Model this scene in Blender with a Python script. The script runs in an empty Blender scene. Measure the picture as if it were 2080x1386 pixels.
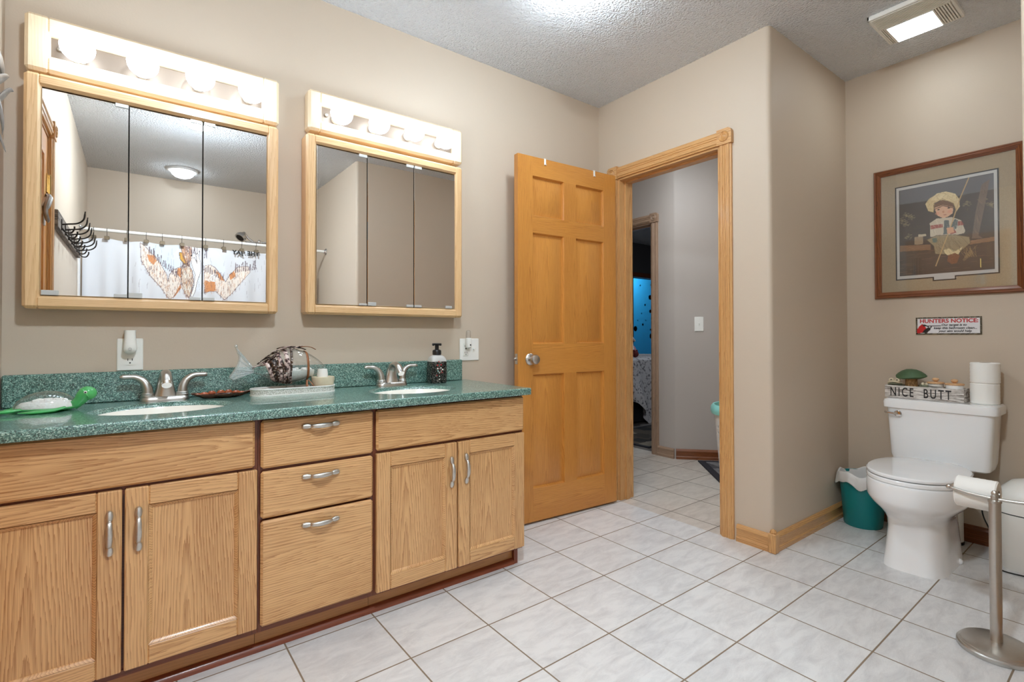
import bpy, bmesh, math, random
import numpy as np
from mathutils import Matrix, Vector
random.seed(7); RNG = np.random.RandomState(5)
SC = bpy.context.scene; COL = SC.collection
PI = math.pi
# ---------------------------------------------------------------- room numbers (metres)
XW, YW, ZC, XT, YA, XL = 2.397, 2.2916, 2.508, 3.2955, 1.177, -0.339
YB, XS, YS = -1.37, 1.52, 0.205          # back wall, shower wall, south wall of the toilet nook
HX = 3.56                                # hall wall with the bedroom doorway
# ---------------------------------------------------------------- camera
yaw, pitch, roll, FPX, SX, SY = 0.91766, 0.0116, -0.00154, 1024.24, 17.91, -23.43
cy_, sy_ = math.cos(yaw), math.sin(yaw)
Fw = np.array([cy_, sy_, 0]); R_ = np.array([sy_, -cy_, 0]); U_ = np.array([0, 0, 1.])
F2 = math.cos(pitch)*Fw + math.sin(pitch)*U_; U2 = -math.sin(pitch)*Fw + math.cos(pitch)*U_
R3 = math.cos(roll)*R_ + math.sin(roll)*U2; U3 = -math.sin(roll)*R_ + math.cos(roll)*U2
cd = bpy.data.cameras.new('camera'); cam = bpy.data.objects.new('camera', cd); COL.objects.link(cam)
cam.matrix_world = Matrix(((R3[0], U3[0], -F2[0], 0), (R3[1], U3[1], -F2[1], 0), (R3[2], U3[2], -F2[2], 1.025), (0, 0, 0, 1)))
cd.sensor_width = 36; cd.lens = FPX/2080*36; cd.shift_x = -SX/2080; cd.shift_y = SY/2080
cd.clip_start = 0.02; cd.clip_end = 60
SC.camera = cam
# ---------------------------------------------------------------- world, exposure
w = bpy.data.worlds.new('world'); SC.world = w; w.use_nodes = True
w.node_tree.nodes['Background'].inputs[0].default_value = (0.5, 0.52, 0.55, 1)
w.node_tree.nodes['Background'].inputs[1].default_value = 0.15
SC.view_settings.view_transform = 'Standard'; SC.view_settings.look = 'None'
SC.view_settings.gamma = 1; SC.view_settings.use_curve_mapping = False
SC.view_settings.exposure = 1.33
SC.cycles.max_bounces = 14; SC.cycles.diffuse_bounces = 8; SC.cycles.glossy_bounces = 6
SC.cycles.transparent_max_bounces = 16; SC.cycles.transmission_bounces = 6
SC.cycles.use_denoising = True; SC.cycles.sample_clamp_indirect = 6
SC.cycles.caustics_reflective = False; SC.cycles.caustics_refractive = False
# lamp strengths; those of hall, bedroom and blue room are for added, unseen lamps
L_BULB, L_DOME, L_FRONT, L_BATH, L_FAN, L_HALL, L_BED, L_BLUE = 4.6, 42.0, 166.0, 10.0, 7.5, 2.0, 1.9, 5.5

# ---------------------------------------------------------------- materials
def s2l(c):
    return tuple(((x/255)/12.92 if x/255 <= .04045 else ((x/255+.055)/1.055)**2.4) for x in c) + (1,)
class NT:
    def __init__(s, name):
        s.m = bpy.data.materials.new(name); s.m.use_nodes = True; s.t = s.m.node_tree
        s.b = s.t.nodes['Principled BSDF']; s.out = s.t.nodes['Material Output']
    def n(s, typ, props=None, **inp):
        nd = s.t.nodes.new('ShaderNode'+typ)
        for k, v in (props or {}).items(): setattr(nd, k, v)
        for k, v in inp.items():
            key = int(k[1:]) if k[0] == 'i' and k[1:].isdigit() else k.replace('_', ' ')
            if isinstance(v, bpy.types.NodeSocket): s.t.links.new(v, nd.inputs[key])
            else: nd.inputs[key].default_value = v
        return nd
    def math(s, op, a, b=0.0, c=0.0): return s.n('Math', {'operation': op}, i0=a, i1=b, i2=c).outputs[0]
    def mix(s, f, a, b, mode='MIX'):
        nd = s.t.nodes.new('ShaderNodeMix'); nd.data_type = 'RGBA'; nd.blend_type = mode
        for i, v in ((0, f), (6, a), (7, b)):
            if isinstance(v, bpy.types.NodeSocket): s.t.links.new(v, nd.inputs[i])
            else: nd.inputs[i].default_value = v
        return nd.outputs[2]
    def ramp(s, f, stops):
        nd = s.n('ValToRGB', i0=f); cr = nd.color_ramp
        while len(cr.elements) < len(stops): cr.elements.new(0.5)
        for e, (p, c) in zip(cr.elements, stops): e.position = p; e.color = c
        return nd.outputs[0]
    def uv(s): return s.n('TexCoord').outputs['UV']
    def obj(s): return s.n('TexCoord').outputs['Object']
    def set(s, **k):
        for a, v in k.items():
            i = s.b.inputs[a.replace('_', ' ')]
            if isinstance(v, bpy.types.NodeSocket): s.t.links.new(v, i)
            else: i.default_value = v
        return s
    def bump(s, h, strength=.3, dist=.002):
        s.t.links.new(s.n('Bump', i0=strength, i1=dist, Height=h).outputs[0], s.b.inputs['Normal'])
        return s
def plain(name, rgb, rough=.5, metal=0., coat=0., var=0., scale=30., bump=0., **k):
    t = NT(name); c = s2l(rgb)
    if var or bump:
        nz = t.n('TexNoise', i0=t.obj(), Scale=scale, Detail=3.0)
        if var:
            d = tuple(x*(1-var) for x in c[:3])+(1,); l = tuple(min(1, x*(1+var)) for x in c[:3])+(1,)
            t.set(Base_Color=t.mix(nz.outputs[0], d, l))
        if bump: t.bump(nz.outputs[0], bump, .003)
    if not var: t.set(Base_Color=c)
    t.set(Roughness=rough, Metallic=metal, Coat_Weight=coat, **k)
    return t.m
def oak(name, light, dark, rough=.38, A=135., B=5., coat=.25, contrast=.82, fibre=.42):
    t = NT(name); sp = t.n('SeparateXYZ', i0=t.uv()); u, v = sp.outputs[0], sp.outputs[1]
    p1 = t.n('CombineXYZ', i0=t.math('MULTIPLY', u, 1.0), i1=t.math('MULTIPLY', v, 5.))
    n1 = t.n('TexNoise', i0=p1.outputs[0], Scale=1.0, Detail=3.0, Roughness=.55).outputs[0]
    vv = t.math('ADD', v, t.math('MULTIPLY', t.math('SUBTRACT', n1, .5), .06))
    r = t.math('SQRT', t.math('ADD', t.math('MULTIPLY', vv, vv), .00035))
    ph = t.math('ADD', t.math('MULTIPLY', r, A), t.math('MULTIPLY', u, B))
    p2 = t.n('CombineXYZ', i0=t.math('MULTIPLY', u, 9.), i1=t.math('MULTIPLY', v, 420.))
    n2 = t.n('TexNoise', i0=p2.outputs[0], Scale=1.0, Detail=2.0).outputs[0]
    p4 = t.n('CombineXYZ', i0=t.math('MULTIPLY', u, 3.), i1=t.math('MULTIPLY', v, 60.), i2=7.)
    n4 = t.n('TexNoise', i0=p4.outputs[0], Scale=1.0, Detail=2.0).outputs[0]
    ph = t.math('ADD', ph, t.math('MULTIPLY', n1, 2.2))
    ph = t.math('ADD', ph, t.math('ADD', t.math('MULTIPLY', t.math('SUBTRACT', n2, .5), .8), t.math('MULTIPLY', t.math('SUBTRACT', n4, .5), 1.2)))
    sw = t.math('FRACT', ph)                                   # one growth ring: slow rise, sharp end
    ring = t.math('MULTIPLY', t.math('POWER', sw, 2.2), t.math('ADD', .45, n4))
    p3 = t.n('CombineXYZ', i0=t.math('MULTIPLY', u, .9), i1=t.math('MULTIPLY', v, 5.), i2=3.)
    n3 = t.n('TexNoise', i0=p3.outputs[0], Scale=1.0, Detail=1.0).outputs[0]
    fib = t.math('MULTIPLY', t.math('SUBTRACT', n2, .42), fibre*2.2)
    f = t.math('ADD', t.math('MULTIPLY', ring, contrast), fib)
    f = t.math('ADD', f, t.math('MULTIPLY', t.math('SUBTRACT', n3, .5), .9))
    f = t.n('Clamp', i0=f).outputs[0]
    t.set(Base_Color=t.mix(f, s2l(light), s2l(dark)), Roughness=rough, Coat_Weight=coat, Coat_Roughness=.15)
    t.bump(n2, .06, .001)
    return t.m
M = {}
M['oak'] = oak('oak cabinet', (222, 176, 122), (164, 110, 62))
M['oak_frame'] = oak('oak mirror frame', (228, 190, 142), (196, 148, 98), contrast=.55)
M['oak_bulb_lit'] = oak('bulb-lit oak lamp bar', (236, 216, 184), (218, 190, 150), contrast=.5)  # oak paled so the wash of bulb light is in the colour
M['oak_door'] = oak('oak door', (206, 141, 64), (168, 101, 38), A=150, B=4, contrast=.6)
M['oak_trim'] = oak('oak trim', (214, 166, 108), (166, 112, 60), contrast=.8)
M['oak_dark'] = oak('dark oak face frame', (120, 62, 36), (82, 38, 20), contrast=.6)
M['oak_red'] = oak('red oak picture frame', (136, 78, 40), (80, 38, 16), contrast=.8)
M['oak_kick'] = oak('oak toe kick', (186, 130, 74), (150, 98, 52), contrast=.5)
M['shoe'] = oak('red shoe mould', (134, 66, 38), (92, 40, 22), contrast=.5)
M['oak_grey'] = oak('grey brown hall trim', (176, 146, 122), (116, 90, 70), contrast=.7)
def paint(name, rgb, bump=.12):
    t = NT(name); n = t.n('TexNoise', i0=t.obj(), Scale=140.0, Detail=2.0)
    t.set(Base_Color=s2l(rgb), Roughness=.55); t.bump(n.outputs[0], bump, .002); return t.m
M['wall'] = paint('taupe wall paint', (199, 183, 164))
M['wall_hall'] = paint('grey taupe hall paint', (180, 170, 162))
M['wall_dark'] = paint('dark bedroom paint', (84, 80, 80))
t = NT('textured ceiling'); o_ = t.obj()
n1 = t.n('TexNoise', i0=o_, Scale=75.0, Detail=4.0, Roughness=.65).outputs[0]
v1 = t.n('TexVoronoi', i0=o_, Scale=95.0).outputs[0]
hgt = t.math('ADD', t.math('MULTIPLY', n1, 1.4), t.math('MULTIPLY', v1, -.7))
t.set(Base_Color=s2l((247, 250, 254)), Roughness=.8); t.bump(hgt, 1., .016); M['ceiling'] = t.m
def tiles(name, base, vein, grout):
    t = NT(name); uv = t.uv(); sp = t.n('SeparateXYZ', i0=uv)
    fu, fv = t.math('FRACT', sp.outputs[0]), t.math('FRACT', sp.outputs[1])
    du = t.math('MINIMUM', fu, t.math('SUBTRACT', 1., fu)); dv = t.math('MINIMUM', fv, t.math('SUBTRACT', 1., fv))
    dd = t.math('MINIMUM', du, dv)
    tile = t.n('MapRange', {'interpolation_type': 'SMOOTHSTEP'}, i0=dd, i1=.0065, i2=.0105).outputs[0]
    cell = t.n('CombineXYZ', i0=t.math('FLOOR', sp.outputs[0]), i1=t.math('FLOOR', sp.outputs[1]))
    wn = t.n('TexWhiteNoise', i0=cell.outputs[0])
    off = t.n('VectorMath', {'operation': 'MULTIPLY_ADD'}, i0=wn.outputs[1], i1=(9, 9, 9), i2=uv)
    mp = t.n('Mapping', i0=off.outputs[0], Scale=(1.2, 3.4, 1), Rotation=(0, 0, .5))
    na = t.n('TexNoise', i0=mp.outputs[0], Scale=2.0, Detail=6.0, Roughness=.65, Distortion=.6).outputs[0]
    nb = t.n('TexNoise', i0=mp.outputs[0], Scale=26.0, Detail=4.0, Roughness=.7).outputs[0]
    f = t.ramp(na, [(.38, (0, 0, 0, 1)), (.72, (1, 1, 1, 1))])
    f2 = t.math('ADD', t.math('MULTIPLY', f, .8), t.math('MULTIPLY', t.math('SUBTRACT', nb, .5), .55))
    f2 = t.math('ADD', f2, t.math('MULTIPLY', t.math('SUBTRACT', wn.outputs[0], .5), .22))
    c = t.mix(t.n('Clamp', i0=f2).outputs[0], s2l(base), s2l(vein))
    t.set(Base_Color=t.mix(tile, s2l(grout), c), Roughness=t.math('SUBTRACT', .75, t.math('MULTIPLY', tile, .45)))
    t.bump(tile, .5, .0015); return t.m
M['tile'] = tiles('pale stone tile', (224, 223, 222), (190, 188, 188), (134, 116, 96))
M['tile_hall'] = tiles('grey beige hall tile', (214, 204, 193), (182, 170, 158), (112, 98, 86))
def granite(name):
    t = NT(name); o = t.obj()
    v = t.n('TexVoronoi', i0=o, Scale=420.0).outputs[1]
    sp = t.n('SeparateXYZ', i0=v).outputs[0]
    n = t.n('TexNoise', i0=o, Scale=260.0, Detail=2.0).outputs[0]
    f = t.math('ADD', t.math('MULTIPLY', sp, .65), t.math('MULTIPLY', n, .45))
    c = t.ramp(f, [(.25, s2l((28, 58, 52))), (.5, s2l((68, 114, 104))), (.72, s2l((116, 160, 148))), (.88, s2l((184, 212, 200)))])
    t.set(Base_Color=c, Roughness=.32, Specular_IOR_Level=.9, Coat_Weight=.75, Coat_Roughness=.03); return t.m
M['granite'] = granite('green speckled counter')
M['white'] = plain('white glazed ceramic', (242, 243, 244), .08, coat=.6)
M['white_plastic'] = plain('white plastic', (240, 238, 232), .3)
M['sink'] = plain('cream white basin', (244, 241, 232), .12, coat=.4)
M['nickel'] = plain('brushed nickel', (198, 194, 188), .33, 1.0, var=.05, scale=90)
M['pewter'] = plain('aged pewter', (206, 203, 197), .4, 1.0, var=.12, scale=160)
M['chrome'] = plain('chrome', (225, 225, 226), .08, 1.0)
M['brass'] = plain('polished brass', (214, 182, 116), .18, 1.0)
M['black'] = plain('black', (18, 18, 19), .45)
M['black_plastic'] = plain('black plastic', (22, 22, 24), .32)
M['iron'] = plain('dark wrought iron', (52, 46, 42), .45, .7)
M['gap'] = plain('dark gap', (14, 12, 11), .8)
t = NT('mirror silver'); t.set(Base_Color=(.80, .80, .80, 1), Metallic=1., Roughness=.0); M['mirror'] = t.m
M['plate_brown'] = plain('taupe lamp backplate', (128, 112, 98), .35, .4)
def emit(name, col, strength, rim=None):
    t = NT(name); t.set(Base_Color=(.9, .9, .9, 1), Emission_Color=col, Emission_Strength=strength, Roughness=.3); return t.m
M['bulb'] = emit('lit bulb glass', (.84, 1, 1.15, 1), L_BULB)
M['dome'] = emit('lit ceiling dome', (.86, 1, 1.11, 1), L_DOME)
M['dome_front'] = emit('lit front dome', (.86, 1, 1.11, 1), L_FRONT); M['dome_bath'] = emit('lit bath dome', (.86, 1, 1.11, 1), L_BATH)
M['fan_lens'] = emit('lit fan lens', (.9, 1, 1.04, 1), L_FAN)
def glass(name, tint=(1, 1, 1, 1), refl=.9, ior=1.45, haze=0., edge=1.):
    t = NT(name); t.t.nodes.remove(t.b)
    lw = t.n('LayerWeight', i0=.5).outputs[1]; tr = t.n('BsdfTransparent', i0=tint); gl = t.n('BsdfGlossy', Roughness=.03); gl.inputs[0].default_value = (1, 1, 1, 1)
    fr = t.math('ADD', t.math('MULTIPLY', t.math('POWER', lw, 3.), .75), .045*(ior-.45))
    base = tr.outputs[0]; t.t.links.new(t.mix(t.math('POWER', lw, 2.), tint, tuple(x*edge for x in tint[:3])+(1,)), tr.inputs[0])
    if haze:
        df = t.n('BsdfDiffuse'); df.inputs[0].default_value = tuple(tint[:3])+(1,)
        mx = t.n('MixShader', i0=haze); t.t.links.new(base, mx.inputs[1]); t.t.links.new(df.outputs[0], mx.inputs[2]); base = mx.outputs[0]
    ms = t.n('MixShader', i0=t.math('MULTIPLY', fr, refl))
    t.t.links.new(base, ms.inputs[1]); t.t.links.new(gl.outputs[0], ms.inputs[2])
    t.t.links.new(ms.outputs[0], t.out.inputs[0]); return t.m
M['pane'] = glass('picture glass')
M['clear'] = glass('clear moulded glass', (.97, .98, .98, 1), 1., 2.2, .03, .5)
M['rib_glass'] = glass('ribbed glass', (.93, .96, .96, 1), 1., 2.8, .20, .4)
M['green_glass'] = glass('green glass', (.16, .72, .24, 1), .9, 1.5, .55)
M['liner'] = plain('white bin liner', (226, 224, 222), .4, bump=.3, scale=26)
M['teal'] = plain('teal plastic', (0, 122, 124), .38)
M['aqua'] = plain('aqua plastic', (150, 222, 214), .35)
M['paper'] = plain('white tissue paper', (245, 243, 238), .85, bump=.25, scale=60)
M['cardboard'] = plain('brown card core', (150, 120, 90), .8)
def vcol(name, rough=.5, coat=0., bump=0):
    t = NT(name); a = t.n('Attribute', {'attribute_name': 'paint'})
    t.set(Base_Color=a.outputs[0], Roughness=rough, Coat_Weight=coat); return t.m
M['art'] = vcol('printed picture', .5); M['cloth_print'] = vcol('printed cloth', .8); M['tin'] = vcol('printed tin', .3)
t = NT('linen mat'); n = t.n('TexNoise', i0=t.obj(), Scale=420.0, Detail=2.0).outputs[0]
t.set(Base_Color=t.mix(n, s2l((150, 132, 106)), s2l((188, 170, 142))), Roughness=.8); M['mat'] = t.m
def wash(name, a, b, sx=6., sy=90.):
    t = NT(name); sp = t.n('SeparateXYZ', i0=t.uv())
    p = t.n('CombineXYZ', i0=t.math('MULTIPLY', sp.outputs[0], sx), i1=t.math('MULTIPLY', sp.outputs[1], sy))
    n = t.n('TexNoise', i0=p.outputs[0], Scale=1., Detail=5., Roughness=.75).outputs[0]
    t.set(Base_Color=t.ramp(n, [(.40, s2l(a)), (.56, s2l(b))]), Roughness=.75); t.bump(n, .3, .002); return t.m
M['whitewash'] = wash('whitewashed wood', (120, 108, 98), (226, 220, 214), 14., 130.)
M['barnwood'] = wash('weathered barn wood', (70, 60, 52), (128, 116, 104), 5., 70.)
M['birch'] = wash('birch bark', (70, 62, 56), (228, 224, 216), 160., 8.)
M['pale_wood'] = plain('pale wood', (214, 170, 126), .5)
M['mush_cap'] = plain('green mushroom cap', (72, 98, 66), .55, var=.25, scale=50)
M['mush_stem'] = wash('mushroom stem', (120, 86, 50), (186, 142, 92), 40., 60.)
M['frog'] = plain('grey green stone', (120, 122, 100), .6, var=.25, scale=70)
M['cream'] = plain('cream stone', (222, 208, 180), .35, var=.12, scale=60)
M['sand'] = plain('white sand and shells', (250, 244, 238), .8, var=.12, scale=130, bump=.8)
M['shell'] = plain('oyster shell', (176, 170, 162), .45, var=.35, scale=60, bump=.5)
M['red_dish'] = plain('dark red glaze', (104, 62, 46), .25, var=.4, scale=60)
M['orange_dish'] = plain('orange glaze', (168, 84, 44), .3, var=.35, scale=70)
t = NT('white fretwork'); v = t.n('TexVoronoi', i0=t.obj(), Scale=260.0).outputs[0]
t.set(Base_Color=t.ramp(v, [(.35, s2l((240, 238, 232))), (.55, s2l((196, 192, 182)))]), Roughness=.5); t.bump(v, .6, .002); M['fret'] = t.m
t = NT('leopard ribbon'); v = t.n('TexNoise', i0=t.obj(), Scale=120.0, Detail=2.0).outputs[0]
t.set(Base_Color=t.ramp(v, [(.45, s2l((20, 14, 12))), (.5, s2l((96, 58, 34))), (.58, s2l((24, 16, 14))), (.66, s2l((226, 214, 204)))]), Roughness=.35); M['ribbon_dark'] = t.m
t = NT('pale ribbon'); v = t.n('TexNoise', i0=t.obj(), Scale=95.0, Detail=2.0).outputs[0]
t.set(Base_Color=t.ramp(v, [(.42, s2l((70, 52, 52))), (.5, s2l((190, 160, 154))), (.6, s2l((226, 206, 198)))]), Roughness=.4); M['ribbon_pale'] = t.m
M['ribbon_brown'] = plain('brown ribbon', (150, 92, 52), .4, var=.3, scale=120)
t = NT('soap label'); v = t.n('TexVoronoi', i0=t.obj(), Scale=170.0); d_ = v.outputs[0]
n = t.n('TexNoise', i0=t.obj(), Scale=85.0, Detail=3.0).outputs[0]
ln = t.math('ABSOLUTE', t.math('SUBTRACT', n, .5))
t.set(Base_Color=t.mix(t.ramp(ln, [(.0, (1, 1, 1, 1)), (.013, (0, 0, 0, 1))]), s2l((22, 22, 20)), s2l((214, 210, 198))), Roughness=.25); M['label'] = t.m
M['red'] = plain('red print', (190, 34, 40), .4); M['ink'] = plain('black ink', (24, 22, 22), .5)
t = NT('flower print bedspread'); v = t.n('TexVoronoi', i0=t.obj(), Scale=26.0).outputs[0]
n = t.n('TexNoise', i0=t.obj(), Scale=45.0, Detail=3.0).outputs[0]
t.set(Base_Color=t.mix(t.ramp(t.math('ADD', t.math('MULTIPLY', v, .5), n), [(.55, (0, 0, 0, 1)), (.75, (1, 1, 1, 1))]), s2l((120, 112, 112)), s2l((206, 198, 196))), Roughness=.9); M['quilt'] = t.m
M['skirt'] = plain('dark bed base cloth', (60, 58, 62), .8, var=.2, scale=8)
M['pink'] = plain('pink fur', (206, 142, 148), .9, var=.25, scale=90, bump=.8)
M['pillow'] = plain('white pillow cloth', (226, 222, 222), .85, var=.05, scale=12)
M['plush'] = plain('dark red plush', (110, 44, 44), .9, var=.4, scale=60, bump=.8)
M['fleece'] = plain('pale pink plush', (214, 190, 192), .9, var=.1, scale=60, bump=.5)
t = NT('patchwork rug'); sp = t.n('TexVoronoi', {'distance': 'CHEBYCHEV'}, i0=t.obj(), Scale=6.0)
t.set(Base_Color=t.ramp(t.n('SeparateXYZ', i0=sp.outputs[1]).outputs[0], [(.2, s2l((40, 36, 36))), (.45, s2l((96, 84, 70))), (.7, s2l((60, 52, 48))), (.9, s2l((140, 128, 112)))]), Roughness=.95); M['rug_bed'] = t.m
t = NT('grey woven rug'); n = t.n('TexNoise', i0=t.obj(), Scale=9.0, Detail=4.0).outputs[0]; n2 = t.n('TexNoise', i0=t.obj(), Scale=300.).outputs[0]
t.set(Base_Color=t.mix(n2, t.ramp(n, [(.45, s2l((44, 42, 48))), (.55, s2l((150, 146, 146)))]), s2l((90, 88, 92))), Roughness=.95); M['rug_hall'] = t.m
M['rug_edge'] = plain('dark rug binding', (40, 38, 46), .9)
M['blue'] = plain('sea blue wall', (34, 150, 206), .6); M['blue_dk'] = plain('blue bubble', (30, 112, 180), .6)
M['blue_lt'] = plain('pale bubble', (120, 206, 226), .6); M['teal_dot'] = plain('green bubble', (16, 96, 116), .6)
M['grey_metal'] = plain('worn grey metal', (150, 144, 138), .42, .6, var=.35, scale=45)
M['bronze'] = plain('dull bronze', (122, 108, 88), .45, .5)
M['clip_metal'] = plain('satin steel clip', (196, 196, 194), .45, .35)
M['steel_grey'] = plain('grey trim ring', (200, 198, 194), .5)
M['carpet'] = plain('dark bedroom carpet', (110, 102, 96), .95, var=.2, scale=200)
M['caulk'] = plain('white surround', (236, 234, 232), .3)

# ---------------------------------------------------------------- mesh builder
class MB:
    def __init__(s, mats): s.mats = mats if isinstance(mats, (list, tuple)) else [mats]; s.v = []; s.f = []; s.m = []; s.uv = []; s.sm = []; s.T = None
    def add(s, verts, faces, m=0, uvs=None, smooth=True):
        b = len(s.v)
        if s.T is not None: verts = [tuple(s.T @ Vector(p)) for p in verts]
        s.v += [tuple(p) for p in verts]
        for i, f in enumerate(faces):
            s.f.append([b+k for k in f]); s.m.append(m); s.sm.append(smooth)
            s.uv.append(uvs[i] if uvs else [(0., 0.)]*len(f))
        return s
    def box(s, a, b, m=0, grain=0, bev=0., off=None, cen=None):
        a = [min(p, q) for p, q in zip(a, b)] if False else list(a); b = list(b)
        for i in range(3):
            if a[i] > b[i]: a[i], b[i] = b[i], a[i]
        bev = min(bev, *[(b[i]-a[i])*.49 for i in range(3)]) if bev else 0
        vs = []; idx = {}
        def P(sx, sy, sz, ax):
            k = (sx, sy, sz, ax if bev else -1)
            if k not in idx:
                p = [b[i] if sgn > 0 else a[i] for i, sgn in enumerate((sx, sy, sz))]
                if bev:
                    for i, sgn in enumerate((sx, sy, sz)):
                        if i != ax: p[i] -= sgn*bev
                idx[k] = len(vs); vs.append(tuple(p))
            return idx[k]
        F = []; nrm = []
        for ax in range(3):
            o1, o2 = [(1, 2), (2, 0), (0, 1)][ax]
            for sg in (1, -1):
                q = []
                for s1, s2 in ((-1, -1), (1, -1), (1, 1), (-1, 1)):
                    S = [0, 0, 0]; S[ax] = sg; S[o1] = s1; S[o2] = s2; q.append(P(*S, ax))
                F.append(q if sg > 0 else q[::-1]); nrm.append(ax)
        if bev:
            for ax in range(3):
                o1, o2 = [(1, 2), (2, 0), (0, 1)][ax]
                for s1 in (1, -1):
                    for s2 in (1, -1):
                        S = [0, 0, 0]; S[o1] = s1; S[o2] = s2
                        A = S[:]; A[ax] = -1; B = S[:]; B[ax] = 1
                        q = [P(*A, o1), P(*A, o2), P(*B, o2), P(*B, o1)]
                        F.append(q if s1*s2 < 0 else q[::-1]); nrm.append(o1)
            for sx in (1, -1):
                for sy in (1, -1):
                    for sz in (1, -1):
                        q = [P(sx, sy, sz, 0), P(sx, sy, sz, 1), P(sx, sy, sz, 2)]
                        F.append(q if sx*sy*sz > 0 else q[::-1]); nrm.append(0)
        c = [(a[i]+b[i])/2 for i in range(3)]
        off = off or (random.uniform(0, 20), random.uniform(-.09, .09))
        others = [i for i in range(3) if i != grain]
        UV = []
        for f, ax in zip(F, nrm):
            if ax == grain: UV.append([((vs[k][others[0]]-c[others[0]])*.3+off[0], (vs[k][others[1]]-c[others[1]])+off[1]) for k in f])
            else:
                o = [i for i in others if i != ax][0]
                UV.append([(vs[k][grain]+off[0], vs[k][o]-c[o]+off[1]+(.03 if o == others[0] else 0)) for k in f])
        return s.add(vs, F, m, UV, False)
    def loft(s, rings, m=0, cap=True, closed=True, smooth=True, grain=False):
        n = len(rings[0]); vs = [p for r in rings for p in r]; F = []; UV = []
        per = [0.]
        for k in range(n): per.append(per[-1]+(Vector(rings[0][k])-Vector(rings[0][(k+1) % n])).length)
        ou, ov = random.uniform(0, 20), random.uniform(-.08, .08); L = 0.
        for i in range(len(rings)-1):
            d = (Vector(rings[i+1][0])-Vector(rings[i][0])).length
            for k in range(n if closed else n-1):
                k2 = (k+1) % n; F.append([i*n+k, i*n+k2, (i+1)*n+k2, (i+1)*n+k])
                UV.append([(L+ou, per[k]+ov), (L+ou, per[k+1]+ov), (L+d+ou, per[k+1]+ov), (L+d+ou, per[k]+ov)])
            L += d
        s.add(vs, F, m, UV, smooth)
        if cap and closed:
            for r, fl in ((rings[0], True), (rings[-1], False)):
                f = list(range(n)); s.add(r, [f[::-1] if fl else f], m, [[(p[0], p[1]) for p in r]], False)
        return s
    def lathe(s, prof, c=(0, 0, 0), n=24, m=0, axis='z', cap=True, sx=1., sy=1.):
        rings = []
        for r, z in prof:
            ring = []
            for k in range(n):
                a = 2*PI*k/n; x, y = r*math.cos(a)*sx, r*math.sin(a)*sy
                p = {'z': (x, y, z), 'x': (z, x, y), 'y': (y, z, x)}[axis]
                ring.append((c[0]+p[0], c[1]+p[1], c[2]+p[2]))
            rings.append(ring)
        return s.loft(rings, m, cap)
    def tube(s, pts, r, n=10, m=0, cap=True, flat=1., up=None):
        P = [Vector(p) for p in pts]; rs = r if isinstance(r, (list, tuple)) else [r]*len(P)
        t0 = (P[1]-P[0]).normalized()
        nrm = Vector(up) if up else (Vector((0, 0, 1)) if abs(t0.z) < .9 else Vector((1, 0, 0)))
        rings = []
        for i, p in enumerate(P):
            t_ = (P[min(i+1, len(P)-1)]-P[max(i-1, 0)]).normalized()
            nrm = (nrm-t_*nrm.dot(t_)).normalized(); bi = t_.cross(nrm)
            rings.append([tuple(p+(nrm*math.cos(2*PI*k/n)*flat+bi*math.sin(2*PI*k/n))*rs[i]) for k in range(n)])
        return s.loft(rings, m, cap)
    def prism(s, poly, z0, z1, m=0, F=None, smooth=False):
        """poly in the x,y of frame F (a Matrix), extruded z0..z1"""
        if F is None: F = Matrix()
        n = len(poly)
        lo = [tuple(F @ Vector((x, y, z0))) for x, y in poly]; hi = [tuple(F @ Vector((x, y, z1))) for x, y in poly]
        s.add(lo, [list(range(n))[::-1]], m, [[(x, y) for x, y in poly][::-1]], False)
        s.add(hi, [list(range(n))], m, [[(x, y) for x, y in poly]], False)
        fs = [[k, (k+1) % n, n+(k+1) % n, n+k] for k in range(n)]
        return s.add(lo+hi, fs, m, None, smooth)
    def sweep(s, prof, p0, p1, out, m=0, up=(0, 0, 1)):
        """profile (outward d, height h) from p0 to p1, closed"""
        o = Vector(out).normalized(); u = Vector(up)
        return s.loft([[tuple(Vector(p)+o*d+u*h) for d, h in prof] for p in (p0, p1)], m, True, True, False)
    def sphere(s, c, r, n=16, m=0, sc=(1, 1, 1)):
        k = n//2; rings = []
        for i in range(k+1):
            a = -PI/2+PI*i/k; rr = max(math.cos(a), .002)
            rings.append([(c[0]+r*sc[0]*rr*math.cos(2*PI*j/n), c[1]+r*sc[1]*rr*math.sin(2*PI*j/n), c[2]+r*sc[2]*math.sin(a)) for j in range(n)])
        return s.loft(rings, m, True)
    def build(s, name, parent=None, world=True, org=None, angle=35.):
        me = bpy.data.meshes.new(name); vs = s.v
        if parent is not None and world:
            q_ = parent; off = Vector((0, 0, 0))
            while q_ is not None: off += Vector(q_.location); q_ = q_.parent
            inv = Matrix.Translation(-off)
            vs = [tuple(inv @ Vector(p)) for p in vs]
        o_loc = Vector((0, 0, 0))
        if parent is None and org != 0:
            if org is None:
                a = np.array(vs); org = ((a[:, 0].min()+a[:, 0].max())/2, (a[:, 1].min()+a[:, 1].max())/2, a[:, 2].min())
            o_loc = Vector(org); vs = [tuple(Vector(p)-o_loc) for p in vs]
        me.from_pydata(vs, [], s.f)
        for mt in s.mats: me.materials.append(mt)
        me.polygons.foreach_set('material_index', s.m); me.polygons.foreach_set('use_smooth', s.sm)
        ul = me.uv_layers.new(name='UVMap'); ul.data.foreach_set('uv', [c for f in s.uv for p in f for c in p])
        me.update(); me.validate()
        try: me.set_sharp_from_angle(angle=math.radians(angle))
        except Exception: pass
        ob = bpy.data.objects.new(name, me); COL.objects.link(ob)
        ob.location = o_loc
        if parent is not None: ob.parent = parent
        return ob
def tag(o, label, cat, group=None):
    o['label'] = label; o['category'] = cat
    if group: o['group'] = group
    return o
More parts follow.
